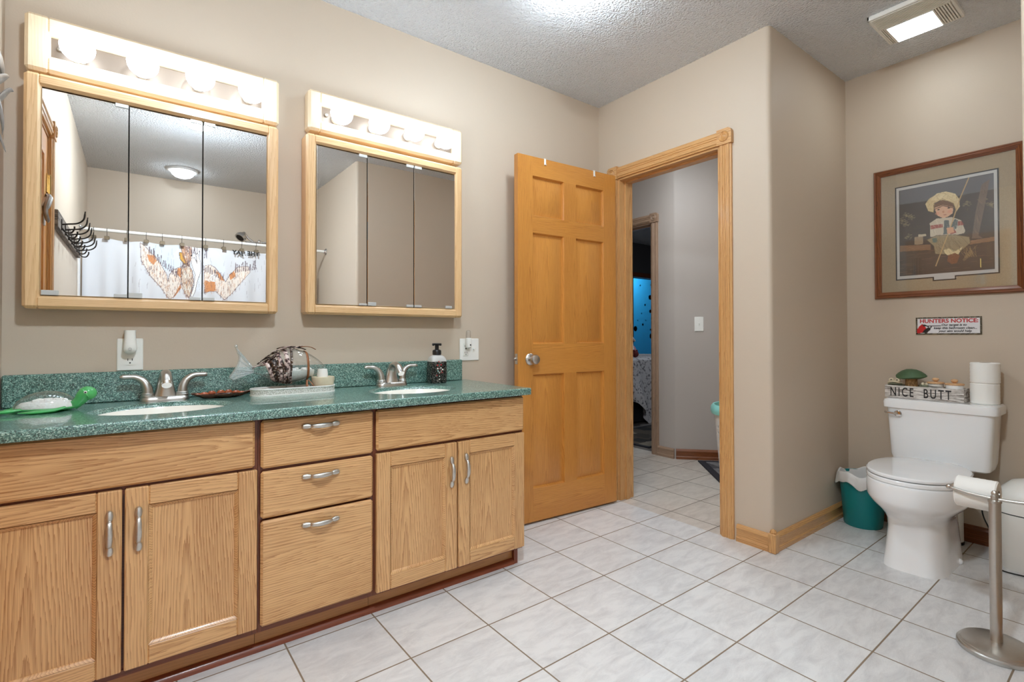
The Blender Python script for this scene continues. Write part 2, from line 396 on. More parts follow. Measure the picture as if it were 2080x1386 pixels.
def thing(name, label, cat, loc=(0, 0, 0), group=None):
    o = bpy.data.objects.new(name, None); COL.objects.link(o); o.location = loc; o.empty_display_size = .05
    return tag(o, label, cat, group)
def struct(o): o['kind'] = 'structure'; return o
def copy_tree(o, parent=None):
    c = o.copy(); COL.objects.link(c)
    if parent is not None: c.parent = parent
    for ch in list(o.children): copy_tree(ch, c)
    return c
def text(mb, body, size, T, m=0, ext=.0006, bold=0., shear=0., sx=1., align='CENTER', space=1.):
    cu = bpy.data.curves.new('txt', 'FONT'); cu.body = body; cu.size = size; cu.extrude = ext; cu.offset = bold; cu.shear = shear; cu.align_x = align; cu.space_character = space
    ob = bpy.data.objects.new('txt', cu); COL.objects.link(ob)
    dg = bpy.context.evaluated_depsgraph_get(); me = bpy.data.meshes.new_from_object(ob.evaluated_get(dg))
    S = Matrix.Diagonal((sx, 1, 1, 1)); X = T @ S
    vs = [tuple(X @ v.co) for v in me.vertices]; mb.add(vs, [list(p.vertices) for p in me.polygons], m, None, False)
    bpy.data.objects.remove(ob); bpy.data.curves.remove(cu); bpy.data.meshes.remove(me)
def frame(o, ex, ey):
    ex = Vector(ex).normalized(); ey = Vector(ey).normalized(); ez = ex.cross(ey)
    return Matrix(((ex.x, ey.x, ez.x, o[0]), (ex.y, ey.y, ez.y, o[1]), (ex.z, ey.z, ez.z, o[2]), (0, 0, 0, 1)))
def superel(cx, cy, a, b, n, k=40, z=0.):
    r = []
    for i in range(k):
        t_ = 2*PI*i/k; c, s_ = math.cos(t_), math.sin(t_)
        r.append((cx+a*math.copysign(abs(c)**(2/n), c), cy+b*math.copysign(abs(s_)**(2/n), s_), z))
    return r
def stadium(x0, x1, y, r, k=12, z=0.):
    p = []
    for i in range(k+1): a = -PI/2+PI*i/k; p.append((x1-r+r*math.cos(a), y+r*math.sin(a), z))
    for i in range(k+1): a = PI/2+PI*i/k; p.append((x0+r+r*math.cos(a), y+r*math.sin(a), z))
    return p
def bez(pts, n=16):
    """Catmull-Rom through pts"""
    P = [Vector(p) for p in pts]; P = [2*P[0]-P[1]]+P+[2*P[-1]-P[-2]]; o = []
    for i in range(1, len(P)-2):
        for k in range(n):
            t_ = k/n; a, b, c, d = P[i-1], P[i], P[i+1], P[i+2]
            o.append(.5*((2*b)+(c-a)*t_+(2*a-5*b+4*c-d)*t_*t_+(3*b-a-3*c+d)*t_**3))
    o.append(P[-2]); return [tuple(p) for p in o]
# flat paint on a grid of vertices (prints on cloth, paper, tin)
class Raster:
    def __init__(s, x0, x1, y0, y1, nx, ny, bg):
        s.X, s.Y = np.meshgrid(np.linspace(x0, x1, nx), np.linspace(y0, y1, ny)); s.nx, s.ny = nx, ny
        s.C = np.zeros((ny, nx, 3)); s.C[:] = bg
    def put(s, mask, col, a=1.): s.C[mask] = s.C[mask]*(1-a)+np.array(col)*a
    def inside(s, poly):
        m = np.zeros(s.X.shape, bool); n = len(poly)
        for i in range(n):
            x1, y1 = poly[i]; x2, y2 = poly[(i+1) % n]
            if y1 == y2: continue
            m ^= ((y1 > s.Y) != (y2 > s.Y)) & (s.X < (x2-x1)*(s.Y-y1)/(y2-y1)+x1)
        return m
    def poly(s, p, col, a=1.): s.put(s.inside(p), col, a)
    def ell(s, cx, cy, rx, ry, col, a=1.): s.put(((s.X-cx)/rx)**2+((s.Y-cy)/ry)**2 < 1, col, a)
    def line(s, pts, wd, col, a=1., closed=False):
        pts = list(pts)+([pts[0]] if closed else [])
        for (x1, y1), (x2, y2) in zip(pts[:-1], pts[1:]):
            dx, dy = x2-x1, y2-y1; L = dx*dx+dy*dy+1e-12
            t_ = np.clip(((s.X-x1)*dx+(s.Y-y1)*dy)/L, 0, 1)
            s.put((s.X-x1-t_*dx)**2+(s.Y-y1-t_*dy)**2 < (wd/2)**2, col, a)
    def mesh(s, name, pos, mat, parent=None, loc=(0, 0, 0), smooth=True):
        P = pos(s.X, s.Y).reshape(-1, 3)-np.array(loc); nx, ny = s.nx, s.ny
        i = (np.arange(ny-1)[:, None]*nx+np.arange(nx-1)[None, :]).ravel()
        q = np.stack([i, i+1, i+nx+1, i+nx], 1)
        me = bpy.data.meshes.new(name); me.vertices.add(len(P)); me.vertices.foreach_set('co', P.ravel().astype(np.float32))
        me.loops.add(q.size); me.loops.foreach_set('vertex_index', q.ravel().astype(np.int32))
        me.polygons.add(len(q)); me.polygons.foreach_set('loop_start', (np.arange(len(q))*4).astype(np.int32))
        me.polygons.foreach_set('loop_total', np.full(len(q), 4, np.int32))
        me.update(calc_edges=True); me.polygons.foreach_set('use_smooth', [smooth]*len(q))
        c = s.C/255.; c = np.where(c <= .04045, c/12.92, ((c+.055)/1.055)**2.4)
        at = me.color_attributes.new('paint', 'FLOAT_COLOR', 'POINT')
        at.data.foreach_set('color', np.concatenate([c.reshape(-1, 3), np.ones((len(P), 1))], 1).ravel().astype(np.float32))
        me.materials.append(mat); o = bpy.data.objects.new(name, me); COL.objects.link(o); o.location = loc
        if parent is not None: o.parent = parent; o.location = Vector(loc)-Vector(parent.location)
        return o
# outlines of the prints, measured on the things
ART = {
'lwing': [(0.029, 1.764), (0.06, 1.737), (0.097, 1.695), (0.134, 1.66), (0.159, 1.616), (0.204, 1.527), (0.21, 1.466), (0.223, 1.529), (0.248, 1.569), (0.3, 1.597), (0.307, 1.535), (0.294, 1.424), (0.249, 1.344), (0.224, 1.327), (0.205, 1.349), (0.16, 1.424), (0.098, 1.504), (0.061, 1.578), (0.036, 1.621)] ,
'lwing_o': [(0.072, 1.677), (0.121, 1.674), (0.134, 1.637), (0.116, 1.597), (0.085, 1.625)] ,
'lwing_o2': [(0.274, 1.579), (0.303, 1.59), (0.3, 1.503), (0.274, 1.532)] ,
'lw_o3': [(0.249, 1.344), (0.297, 1.456), (0.304, 1.425), (0.275, 1.376), (0.256, 1.344)] ,
'body': [(0.306, 1.605), (0.345, 1.632), (0.379, 1.572), (0.389, 1.477), (0.373, 1.397), (0.354, 1.34), (0.327, 1.379), (0.307, 1.433), (0.297, 1.534)] ,
'head': [(0.302, 1.77), (0.331, 1.789), (0.371, 1.778), (0.378, 1.723), (0.365, 1.666), (0.359, 1.618), (0.326, 1.647), (0.306, 1.708)] ,
'beak': [(0.287, 1.714), (0.312, 1.712), (0.326, 1.662), (0.352, 1.609), (0.319, 1.622), (0.293, 1.659)] ,
'neck': [(0.388, 1.795), (0.408, 1.79), (0.412, 1.734), (0.436, 1.656), (0.44, 1.576), (0.413, 1.479), (0.4, 1.398), (0.38, 1.349), (0.367, 1.357), (0.39, 1.445), (0.399, 1.541), (0.375, 1.619), (0.368, 1.674), (0.395, 1.685), (0.412, 1.638), (0.405, 1.701)] ,
'rwing': [(0.467, 1.619), (0.508, 1.63), (0.543, 1.609), (0.585, 1.555), (0.621, 1.492), (0.656, 1.56), (0.714, 1.631), (0.796, 1.638), (0.811, 1.588), (0.73, 1.482), (0.672, 1.396), (0.614, 1.335), (0.586, 1.367), (0.551, 1.406), (0.502, 1.403), (0.461, 1.385), (0.46, 1.514)] ,
'rw_o': [(0.467, 1.498), (0.502, 1.484), (0.543, 1.503), (0.551, 1.414), (0.468, 1.394)] ,
'rw_o2': [(0.55, 1.585), (0.585, 1.555), (0.614, 1.499), (0.585, 1.506), (0.557, 1.553)] ,
'rw_o3': [(0.649, 1.56), (0.685, 1.595), (0.7, 1.547), (0.657, 1.51)] ,
'rw_w': [(0.501, 1.533), (0.536, 1.555), (0.564, 1.521), (0.543, 1.487), (0.508, 1.493)] ,
'txt': [(0.627, 1.797), (0.848, 1.786), (0.902, 1.774)] ,
'bg': [(0.914, 1.807), (0.535, 1.803), (0.539, 1.331), (0.918, 1.339)] ,
'sky': [(0.914, 1.807), (0.535, 1.803), (0.536, 1.727), (0.732, 1.722), (0.915, 1.729)] ,
'board': [(0.916, 1.507), (0.784, 1.495), (0.784, 1.467), (0.916, 1.474)] ,
'boardr': [(0.63, 1.491), (0.538, 1.497), (0.538, 1.477), (0.63, 1.472)] ,
'post': [(0.851, 1.543), (0.815, 1.543), (0.816, 1.501), (0.852, 1.503)] ,
'ptop': [(0.836, 1.555), (0.803, 1.553), (0.801, 1.542), (0.835, 1.542)] ,
'timber': [(0.582, 1.76), (0.552, 1.779), (0.572, 1.65), (0.596, 1.512), (0.576, 1.494), (0.621, 1.501), (0.606, 1.627)] ,
'hat': [(0.804, 1.71), (0.788, 1.734), (0.757, 1.751), (0.719, 1.754), (0.683, 1.738), (0.667, 1.708), (0.665, 1.669), (0.678, 1.647), (0.69, 1.69), (0.732, 1.722), (0.766, 1.706), (0.77, 1.659), (0.792, 1.671)] ,
'crown': [(0.782, 1.725), (0.756, 1.755), (0.719, 1.757), (0.683, 1.738), (0.672, 1.701), (0.708, 1.705), (0.744, 1.717)] ,
'hair': [(0.77, 1.698), (0.732, 1.718), (0.689, 1.689), (0.689, 1.666), (0.732, 1.687), (0.767, 1.674)] ,
'face': [(0.767, 1.682), (0.732, 1.691), (0.69, 1.67), (0.693, 1.64), (0.715, 1.625), (0.733, 1.623), (0.754, 1.64)] ,
'torso': [(0.786, 1.606), (0.758, 1.625), (0.696, 1.621), (0.661, 1.599), (0.645, 1.543), (0.65, 1.532), (0.685, 1.527), (0.784, 1.534)] ,
'str1': [(0.784, 1.594), (0.733, 1.593), (0.733, 1.575), (0.784, 1.574)] ,
'str2': [(0.679, 1.595), (0.658, 1.595), (0.65, 1.574), (0.676, 1.573)] ,
'str3': [(0.709, 1.554), (0.685, 1.556), (0.679, 1.54), (0.703, 1.534)] ,
'overall': [(0.727, 1.611), (0.709, 1.608), (0.706, 1.569), (0.685, 1.611), (0.673, 1.601), (0.676, 1.564), (0.709, 1.538), (0.731, 1.538)] ,
'hand': [(0.718, 1.571), (0.691, 1.57), (0.688, 1.543), (0.715, 1.538)] ,
'jeans': [(0.8, 1.521), (0.758, 1.538), (0.685, 1.53), (0.63, 1.51), (0.626, 1.479), (0.662, 1.446), (0.71, 1.433), (0.765, 1.443), (0.771, 1.485)] ,
'patch': [(0.777, 1.525), (0.758, 1.526), (0.756, 1.502), (0.774, 1.503)] ,
'sock': [(0.737, 1.457), (0.71, 1.464), (0.686, 1.446), (0.656, 1.465), (0.674, 1.425), (0.716, 1.43)] ,
'shoe': [(0.713, 1.43), (0.686, 1.438), (0.667, 1.424), (0.678, 1.387), (0.699, 1.382), (0.717, 1.399)] ,
'rod': [(0.629, 1.806), (0.665, 1.707), (0.703, 1.568), (0.763, 1.381)] ,
'reed1': [(0.657, 1.4), (0.627, 1.449), (0.616, 1.425), (0.651, 1.392)] ,
'bobber': [(0.59, 1.398), (0.587, 1.397), (0.588, 1.354), (0.591, 1.355)] ,
'pat': [(0.934, 1.828), (0.516, 1.823), (0.523, 1.318), (0.681, 1.318), (0.683, 1.303), (0.776, 1.305), (0.777, 1.319), (0.934, 1.321)] ,
}
BUBBLES = [(8.01, 1.764, 0.047, 'blue_dk'), (7.857, 1.612, 0.021, 'teal_dot'), (8.017, 1.491, 0.035, 'blue_lt'), (8.069, 1.355, 0.043, 'teal_dot'), (7.753, 1.443, 0.014, 'blue_dk'), (7.641, 1.306, 0.014, 'blue_dk'), (7.878, 1.314, 0.014, 'blue_dk'), (7.788, 1.229, 0.023, 'teal_dot'), (7.57, 1.148, 0.051, 'blue_lt'), (8.02, 1.132, 0.019, 'teal_dot'), (8.049, 1.006, 0.057, 'blue_dk'), (7.519, 0.916, 0.022, 'teal_dot'), (7.716, 1.982, 0.016, 'blue_dk'), (8.026, 2.009, 0.012, 'blue_dk')]
# ================================================================ THE SHELL
DOOR_Y0, DOOR_Y1, DOOR_H = 1.432, 2.132, 2.008
TU, TV, TS, TR = 0.4015, 1.7878, 0.29729, 0.01033
def tile_floor(name, polys, mat, z=0.):
    mb = MB(mat); c, s_ = math.cos(TR), math.sin(TR)
    def uvp(x, y): dx, dy = x-TU, y-TV; return ((dx*c+dy*s_)/TS+40, (dx*s_-dy*c)/TS+40)
    for p in polys:
        n = len(p); mb.add([(x, y, z) for x, y in p], [list(range(n))], 0, [[uvp(x, y) for x, y in p]], False)
        mb.add([(x, y, z-.08) for x, y in p], [list(range(n))[::-1]], 0, None, False)
        mb.add([(x, y, z) for x, y in p]+[(x, y, z-.08) for x, y in p], [[k, n+k, n+(k+1) % n, (k+1) % n] for k in range(n)], 0, None, False)
    return struct(mb.build(name, org=0))
TH = 2.385
tile_floor('floor', [[(XL, YB), (XS, YB), (XS, YS), (XT, YS), (XT, YA), (TH, YA), (TH, YW), (XL, YW)]], M['tile'])
tile_floor('floor_hall', [[(TH, YA), (4.5, YA), (4.5, 2.3), (3.7, 2.75), (3.62, 2.8), (3.62, 4.2), (TH, 4.2)]], M['tile_hall'])
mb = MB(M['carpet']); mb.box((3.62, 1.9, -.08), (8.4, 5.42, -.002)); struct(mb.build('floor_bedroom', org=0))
mb = MB(M['ceiling']); mb.box((-.6, -1.6, ZC), (9.2, 7.4, ZC+.1)); struct(mb.build('ceiling', org=0))
def wall(name, boxes, mat='wall', prisms=()):
    mb = MB(M[mat])
    for a, b in boxes: mb.box(a, b)
    for p in prisms: mb.prism(p, 0, ZC, smooth=True)
    return struct(mb.build(name, org=0))
wall('wall_vanity', [((XL-.12, YW, 0), (XW+.12, YW+.12, ZC))])
LD0, LD1 = 1.075, 1.80                      # doorway in the left wall
wall('wall_left', [((XL-.12, YB, 0), (XL, LD0, ZC)), ((XL-.12, LD1, 0), (XL, YW, ZC)), ((XL-.12, LD0, DOOR_H), (XL, LD1, ZC))])
wall('wall_back', [((XL-.12, YB-.12, 0), (XS, YB, ZC))])
r = .022
arc = [(XW+r-r*math.cos(a), YA+r-r*math.sin(a)) for a in np.linspace(0, PI/2, 7)]
wall('wall_door', [((XW, DOOR_Y1, 0), (XW+.12, YW, ZC)), ((XW, DOOR_Y0, DOOR_H), (XW+.12, DOOR_Y1, ZC))], 'wall',
     [[(XW, DOOR_Y0)]+arc+[(XT, YA), (XT, YA+.12), (XW+.12, YA+.12), (XW+.12, DOOR_Y0)]])
wall('wall_toilet', [((XT, YS-.1, 0), (XT+.12, YA+.12, ZC))])
arc = [(XS+r-r*math.cos(a), YS-r+r*math.sin(a)) for a in np.linspace(0, PI/2, 7)]
wall('wall_shower', [], 'wall', [[(XS, YB-.12)]+arc+[(XT+.12, YS), (XT+.12, YB-.12)]])
# hall and bedroom
BD0, BD1 = 2.775, 3.53
wall('wall_hall_left', [((XW, YW+.12, 0), (XW+.12, 4.2, ZC)), ((XW, 4.2, 0), (HX+.12, 4.32, ZC))], 'wall_hall')
wall('wall_hall_back', [((HX, BD1, 0), (HX+.12, 4.2, ZC)), ((HX, BD0, DOOR_H), (HX+.12, BD1, ZC))], 'wall_hall',
     [[(HX, 2.56), (HX+.01, 2.545), (4.34, 1.72), (4.43, 1.82), (HX+.12, 2.62), (HX+.12, BD0), (HX, BD0)]])
wall('wall_hall_right', [((XT+.12, YA, 0), (4.6, YA+.12, ZC)), ((4.34, YA+.12, 0), (4.46, 1.74, ZC))], 'wall_hall')
BFY = 5.3; BO0, BO1 = 6.30, 7.05
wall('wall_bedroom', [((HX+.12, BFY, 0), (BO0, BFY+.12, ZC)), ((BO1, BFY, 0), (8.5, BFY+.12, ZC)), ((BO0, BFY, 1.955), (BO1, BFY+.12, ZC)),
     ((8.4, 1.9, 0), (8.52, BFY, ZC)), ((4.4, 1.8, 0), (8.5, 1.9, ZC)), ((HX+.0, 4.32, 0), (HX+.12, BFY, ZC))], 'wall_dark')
o = wall('wall_blue_room', [((5.4, 6.3, 0), (9., 6.4, ZC)), ((5.4, BFY+.12, 0), (5.5, 6.3, ZC)), ((8.9, BFY+.12, 0), (9., 6.3, ZC))], 'blue')
mb = MB(M['tile_hall']); mb.box((5.4, BFY, -.08), (9., 6.4, -.004)); struct(mb.build('floor_blue_room', org=0))
def bubble(px, pz, rad, mat):
    mb = MB(M[mat]); mb.prism([(px+rad*math.cos(a), pz+rad*math.sin(a)) for a in np.linspace(0, 2*PI, 25)[:-1]], -.006, 0, 0, frame((0, 6.3, 0), (1, 0, 0), (0, 0, 1)))
    mb2 = mb.build('painted_bubble', o, True); return mb2
for px, pz, rad, mt in BUBBLES: bubble(px, pz, rad, mt)

# baseboards: a moulded oak profile
BASE = [(0, 0), (.017, 0), (.019, .02), (.013, .026), (.013, .06), (.016, .066), (.011, .078), (.004, .083), (0, .083)]
def baseboard(name, p0, p1, out, mat='oak_trim', prof=BASE):
    mb = MB(M[mat]); mb.sweep(prof, p0, p1, out); return struct(mb.build(name, org=0))
baseboard('baseboard_door', (XW, 1.352, 0), (XW, YA+.012, 0), (-1, 0, 0))
baseboard('baseboard_nook', (XW+.012, YA, 0), (XT, YA, 0), (0, -1, 0))
baseboard('baseboard_toilet', (XT, YA-.017, 0), (XT, YS, 0), (-1, 0, 0), 'oak_red')
baseboard('baseboard_south', (XS+.03, YS, 0), (XT-.017, YS, 0), (0, 1, 0))
baseboard('baseboard_hall', (HX+.008, 2.549, 0), (4.33, 1.725, 0), (-.70, -.66, 0), 'oak_red')
baseboard('baseboard_bedroom_door', (HX, 2.718, 0), (HX, 2.556, 0), (-1, 0, 0), 'oak_grey')
mb = MB(M['oak_trim']); mb.box((XW-.024, YA-.024, 0), (XW+.014, YA+.014, .092), grain=2, bev=.004)
mb.lathe([(.014, .092), (.016, .096), (.013, .104), (.005, .109)], (XW-.005, YA-.005, 0), 12)
o = struct(mb.build('trim_corner_block', org=0))

# door casings: fluted boards with rosette blocks, jamb boards, stops
CAS = [(0, -.034), (.010, -.034), (.013, -.026), (.017, -.024), (.017, -.012), (.014, -.009), (.014, -.003), (.017, 0), (.014, .003), (.014, .009), (.017, .012), (.017, .024), (.013, .026), (.010, .034), (0, .034)]
def casing(name, xf, out, y0, y1, h, depth, mat, jmat=None, rosette=True, trim_both=True):
    """doorway in a wall of plane x = xf; out = -1 when the seen face looks to -x; depth = wall thickness"""
    mats = [M[mat], M[jmat or mat]]
    t_ = struct(bpy.data.objects.new(name, None)); COL.objects.link(t_); t_.location = (xf, (y0+y1)/2, 0); t_.empty_display_size = .05
    w_ = .034
    for yy in (y0-w_+.004, y1+w_-.004):
        mb = MB(mats[0]); mb.loft([[(xf+out*d, yy+hh, z) for d, hh in (CAS if out < 0 else CAS[::-1])] for z in (0, h-.005)], smooth=False)
        mb.build('casing_board', t_)
    mb = MB(mats[0]); mb.loft([[(xf+out*d, yy, h-.004+w_+hh) for d, hh in (CAS if out > 0 else CAS[::-1])] for yy in (y0+.004, y1-.004)], smooth=False)
    mb.build('head_board', t_)
    for yy, sg in ((y0-w_+.004, -1), (y1+w_-.004, 1)):
        mb = MB(mats[0]); F_ = frame((xf, yy, h-.004+w_), (0, 1, 0), (0, 0, 1)); q = .04
        po = [(-q, -q), (q, -q)] + ([(q, q-.022)]+[(q-.022+.022*math.cos(a), q-.022+.022*math.sin(a)) for a in np.linspace(0, PI/2, 6)]+[(-q, q)] if sg > 0 else
             [(q, q)]+[(-q+.022-.022*math.sin(a), q-.022+.022*math.cos(a)) for a in np.linspace(0, PI/2, 6)])
        mb.prism(po, 0, out*.022, 0, F_) if out > 0 else mb.prism([(a, b) for a, b in po], -.022, 0, 0, F_)
        prof = [(.027, 0), (.027, .003), (.024, .006), (.021, .003), (.018, .0015), (.013, .005), (.010, .002), (.007, .003), (.004, .006), (.0, .007)]
        mb.lathe([(max(a, .0005), out*(.0215+b)) for a, b in prof], (xf, yy, h-.004+w_), 24, 0, 'x')
        mb.build('rosette', t_)
    mb = MB(mats[1]); d0, d1 = xf, xf-out*depth
    mb.box((d0, y0, 0), (d1, y0+.016, h), grain=2); mb.box((d0, y1-.016, 0), (d1, y1, h), grain=2); mb.box((d0, y0+.016, h-.016), (d1, y1-.016, h), grain=1)
    m_ = xf-out*.045
    mb.box((m_, y0+.016, 0), (m_-out*.03, y0+.027, h-.016), grain=2); mb.box((m_, y1-.027, 0), (m_-out*.03, y1-.016, h-.016), grain=2)
    mb.box((m_, y0+.027, h-.027), (m_-out*.03, y1-.027, h-.016), grain=1)
    mb.build('jamb', t_)
    return t_
casing('trim_1', XW, -1, DOOR_Y0, DOOR_Y1, DOOR_H, .12, 'oak_trim')
casing('trim_2', HX, -1, BD0, BD1, DOOR_H, .12, 'oak_grey')
casing('trim_3', XL, 1, LD0, LD1, DOOR_H, .12, 'oak_trim')
mb = MB(M['oak_dark'])
for a, b in (((BO0-.07, BFY-.02, 0), (BO0, BFY, 2.02)), ((BO1, BFY-.02, 0), (BO1+.07, BFY, 2.02)), ((BO0-.07, BFY-.022, 1.955), (BO1+.07, BFY, 2.03))): mb.box(a, b, grain=2)
struct(mb.build('trim_4', org=0))

# ---------------------------------------------------------------- six-panel doors
def six_panel(name, T, W, H, t_=.035, knob=True, latch=True):
    """leaf in local x (0 = free edge, W = hinge edge), y (0 = seen face, t_ = back), z up"""
    root = bpy.data.objects.new(name, None); COL.objects.link(root); root.location = T.translation; struct(root)
    st, mu = .098, .088; xs = [(st, (W-mu)/2), ((W+mu)/2, W-st)]
    zs = [(.178, .800), (.966, 1.575), (1.668, H-.105)]
    mb = MB(M['oak_door']); mb.T = T
    mb.box((0, 0, 0), (st, t_, H), grain=2); mb.box((W-st, 0, 0), (W, t_, H), grain=2)
    zr = [(0, zs[0][0]), (zs[0][1], zs[1][0]), (zs[1][1], zs[2][0]), (zs[2][1], H)]
    for a, b in zr: mb.box((st, 0, a), (W-st, t_, b), grain=0)
    for a, b in zs: mb.box((xs[0][1], 0, a), (xs[1][0], t_, b), grain=2)
    mb.build('door_frame', root)
    for (a, b) in zs:
        for (x0, x1) in xs:
            mb = MB(M['oak_door']); mb.T = T
            for y, sg in ((.0, 1), (t_, -1)):
                rec, rai, g, bw = y+sg*.0155, y+sg*.004, .012, .038
                rings = [[(x0, y, a), (x1, y, a), (x1, y, b), (x0, y, b)],
                         [(x0+.0075, rec, a+.0075), (x1-.0075, rec, a+.0075), (x1-.0075, rec, b-.0075), (x0+.0075, rec, b-.0075)],
                         [(x0+.014, rec, a+.014), (x1-.014, rec, a+.014), (x1-.014, rec, b-.014), (x0+.014, rec, b-.014)],
                         [(x0+bw, rai, a+bw), (x1-bw, rai, a+bw), (x1-bw, rai, b-bw), (x0+bw, rai, b-bw)]]
                vs = [p for r_ in rings for p in r_]; F = []; ou = random.uniform(0, 9); ov = -(x0+x1)/2+random.uniform(-.02, .02)
                for i in range(3):
                    for k in range(4):
                        q = [i*4+k, i*4+(k+1) % 4, i*4+4+(k+1) % 4, i*4+4+k]; F.append(q if sg > 0 else q[::-1])
                F.append([12, 13, 14, 15] if sg > 0 else [15, 14, 13, 12])
                mb.add(vs, F, 0, [[(vs[k][2]+ou, vs[k][0]+ov) for k in f] for f in F], False)
            mb.build('panel', root)
    if knob:
        for y, sg in ((0., -1), (t_, 1)):
            mb = MB(M['nickel']); mb.T = T
            mb.lathe([(a, sg*b) for a, b in [(.0005, 0), (.031, 0), (.032, .004), (.026, .010), (.013, .013), (.011, .026), (.018, .032), (.026, .040), (.0275, .050), (.023, .060), (.012, .065), (.0005, .066)]], (.078, y, .883), 24, 0, 'y')
            mb.build('door_knob', root)
        mb = MB(M['nickel']); mb.T = T
        mb.box((-.0015, .006, .858), (.003, t_-.006, .914), bev=.001); mb.lathe([(.009, 0), (.009, -.008), (.004, -.013), (.0005, -.0135)], (0, t_/2, .886), 12, 0, 'x')
        mb.build('latch', root)
    return root
fe = Vector((1.6255, 2.149, .012)); hi = Vector((2.343, 2.1025, .012)); ux = (hi-fe).normalized(); W_ = (hi-fe).length
TD = Matrix(((ux.x, -ux.y, 0, fe.x), (ux.y, ux.x, 0, fe.y), (0, 0, 1, fe.z), (0, 0, 0, 1)))
six_panel('door_1', TD, W_, 1.993)
# closed door of the left wall, seen in the mirror: hinge edge towards the shower
TL = Matrix(((0, -1, 0, XL-.004), (-1, 0, 0, LD1-.018), (0, 0, 1, .012), (0, 0, 0, 1)))
d2 = six_panel('door_2', TL, LD1-LD0-.036, 1.975, knob=False)
for z in (.25, 1.0, 1.762):
    mb = MB(M['brass']); mb.box((XL-.002, LD0+.0185, z-.045), (XL+.0015, LD0+.055, z+.045)); mb.lathe([(.006, -.046), (.006, .046)], (XL+.004, LD0+.017, z), 10)
    mb.build('hinge', d2)
# over-door hooks, white
def door_hook(s, label):
    mb = MB(M['white_plastic']); mb.T = TD; z = 1.993; t_ = .035; w_ = .006
    pr = [(-.003, -.030), (-.003, .0028), (t_+.003, .0028), (t_+.003, -.022)]
    mb.box((s-w_, -.0025, z-.032), (s+w_, -.0005, z+.0025)); mb.box((s-w_, -.0025, z+.0006), (s+w_, t_+.0025, z+.0026)); mb.box((s-w_, t_+.0005, z-.11), (s+w_, t_+.0025, z+.0025))
    mb.box((s-w_, -.009, z-.034), (s+w_, -.0005, z-.031))
    mb.tube(bez([(s, t_+.002, z-.105), (s, t_+.014, z-.118), (s, t_+.03, z-.112), (s, t_+.034, z-.09)], 5), .004, 8)
    tag(mb.build('over_door_hook'), label, 'door hook', 'white hooks over the oak door')
door_hook(.181, 'white strap hook over top of open oak door, nearer its free edge')
door_hook(.545, 'white strap hook over top of open oak door, nearer the hinges and rosette')
# ================================================================ VANITY
YF, ZCN, YC, XR = 1.7776, .7936, 1.738, 1.390      # door faces, counter height, counter front, counter right end
FR = YF+.019                                       # face frame plane
def pull(o, along, parent, L=.1235, out=(0, -1, 0)):
    """bow pull: flat oval feet, waisted necks, thick grip; o = middle on the surface"""
    o = Vector(o); a = Vector(along); n = Vector(out)
    pr = [(0, .002, .002), (.004, .004, .0058), (.013, .006, .0072), (.022, .008, .0062), (.0275, .011, .0040), (.030, .015, .0048), (.034, .018, .0052), (.046, .0215, .0062), (.0617, .0225, .0066)]
    pr = pr+[(L-p, q, r) for p, q, r in pr[-2::-1]]
    mb = MB(M['pewter']); mb.tube([tuple(o+a*(p-L/2)+n*q) for p, q, r in pr], [r*1.28 for _, _, r in pr], 14, 0, True, .72, out)
    for p in (.013, L-.013): mb.tube([tuple(o+a*(p-L/2)), tuple(o+a*(p-L/2)+n*.006)], .0045, 10)
    mb.build('handle', parent)
def shaker(name, x0, x1, z0, z1, parent):
    mb = MB(M['oak']); y0, y1 = YF, FR; st = .054; b = .003
    mb.box((x0, y0, z0), (x0+st, y1, z1), grain=2, bev=b); mb.box((x1-st, y0, z0), (x1, y1, z1), grain=2, bev=b)
    mb.box((x0+st, y0+.0004, z0), (x1-st, y1, z0+st), grain=0, bev=b); mb.box((x0+st, y0+.0004, z1-st), (x1-st, y1, z1), grain=0, bev=b)
    i0, i1, j0, j1 = x0+st, x1-st, z0+st, z1-st; e = .007
    rg = [[(i0, y0+.001, j0), (i1, y0+.001, j0), (i1, y0+.001, j1), (i0, y0+.001, j1)], [(i0+e, y0+.006, j0+e), (i1-e, y0+.006, j0+e), (i1-e, y0+.006, j1-e), (i0+e, y0+.006, j1-e)],
          [(i0+e+.002, y0+.010, j0+e+.002), (i1-e-.002, y0+.010, j0+e+.002), (i1-e-.002, y0+.010, j1-e-.002), (i0+e+.002, y0+.010, j1-e-.002)]]
    mb.loft(rg, 0, False, smooth=False)
    mb.box((i0-.002, y0+.010, j0-.002), (i1+.002, y1, j1+.002), grain=2, off=(random.uniform(0, 9), random.uniform(-.03, .03)))
    d = mb.build(name, parent); return d
def slab(name, x0, x1, z0, z1, parent, off=None):
    mb = MB(M['oak']); mb.box((x0, YF, z0), (x1, FR, z1), grain=0, bev=.007, off=off); return mb.build(name, parent)
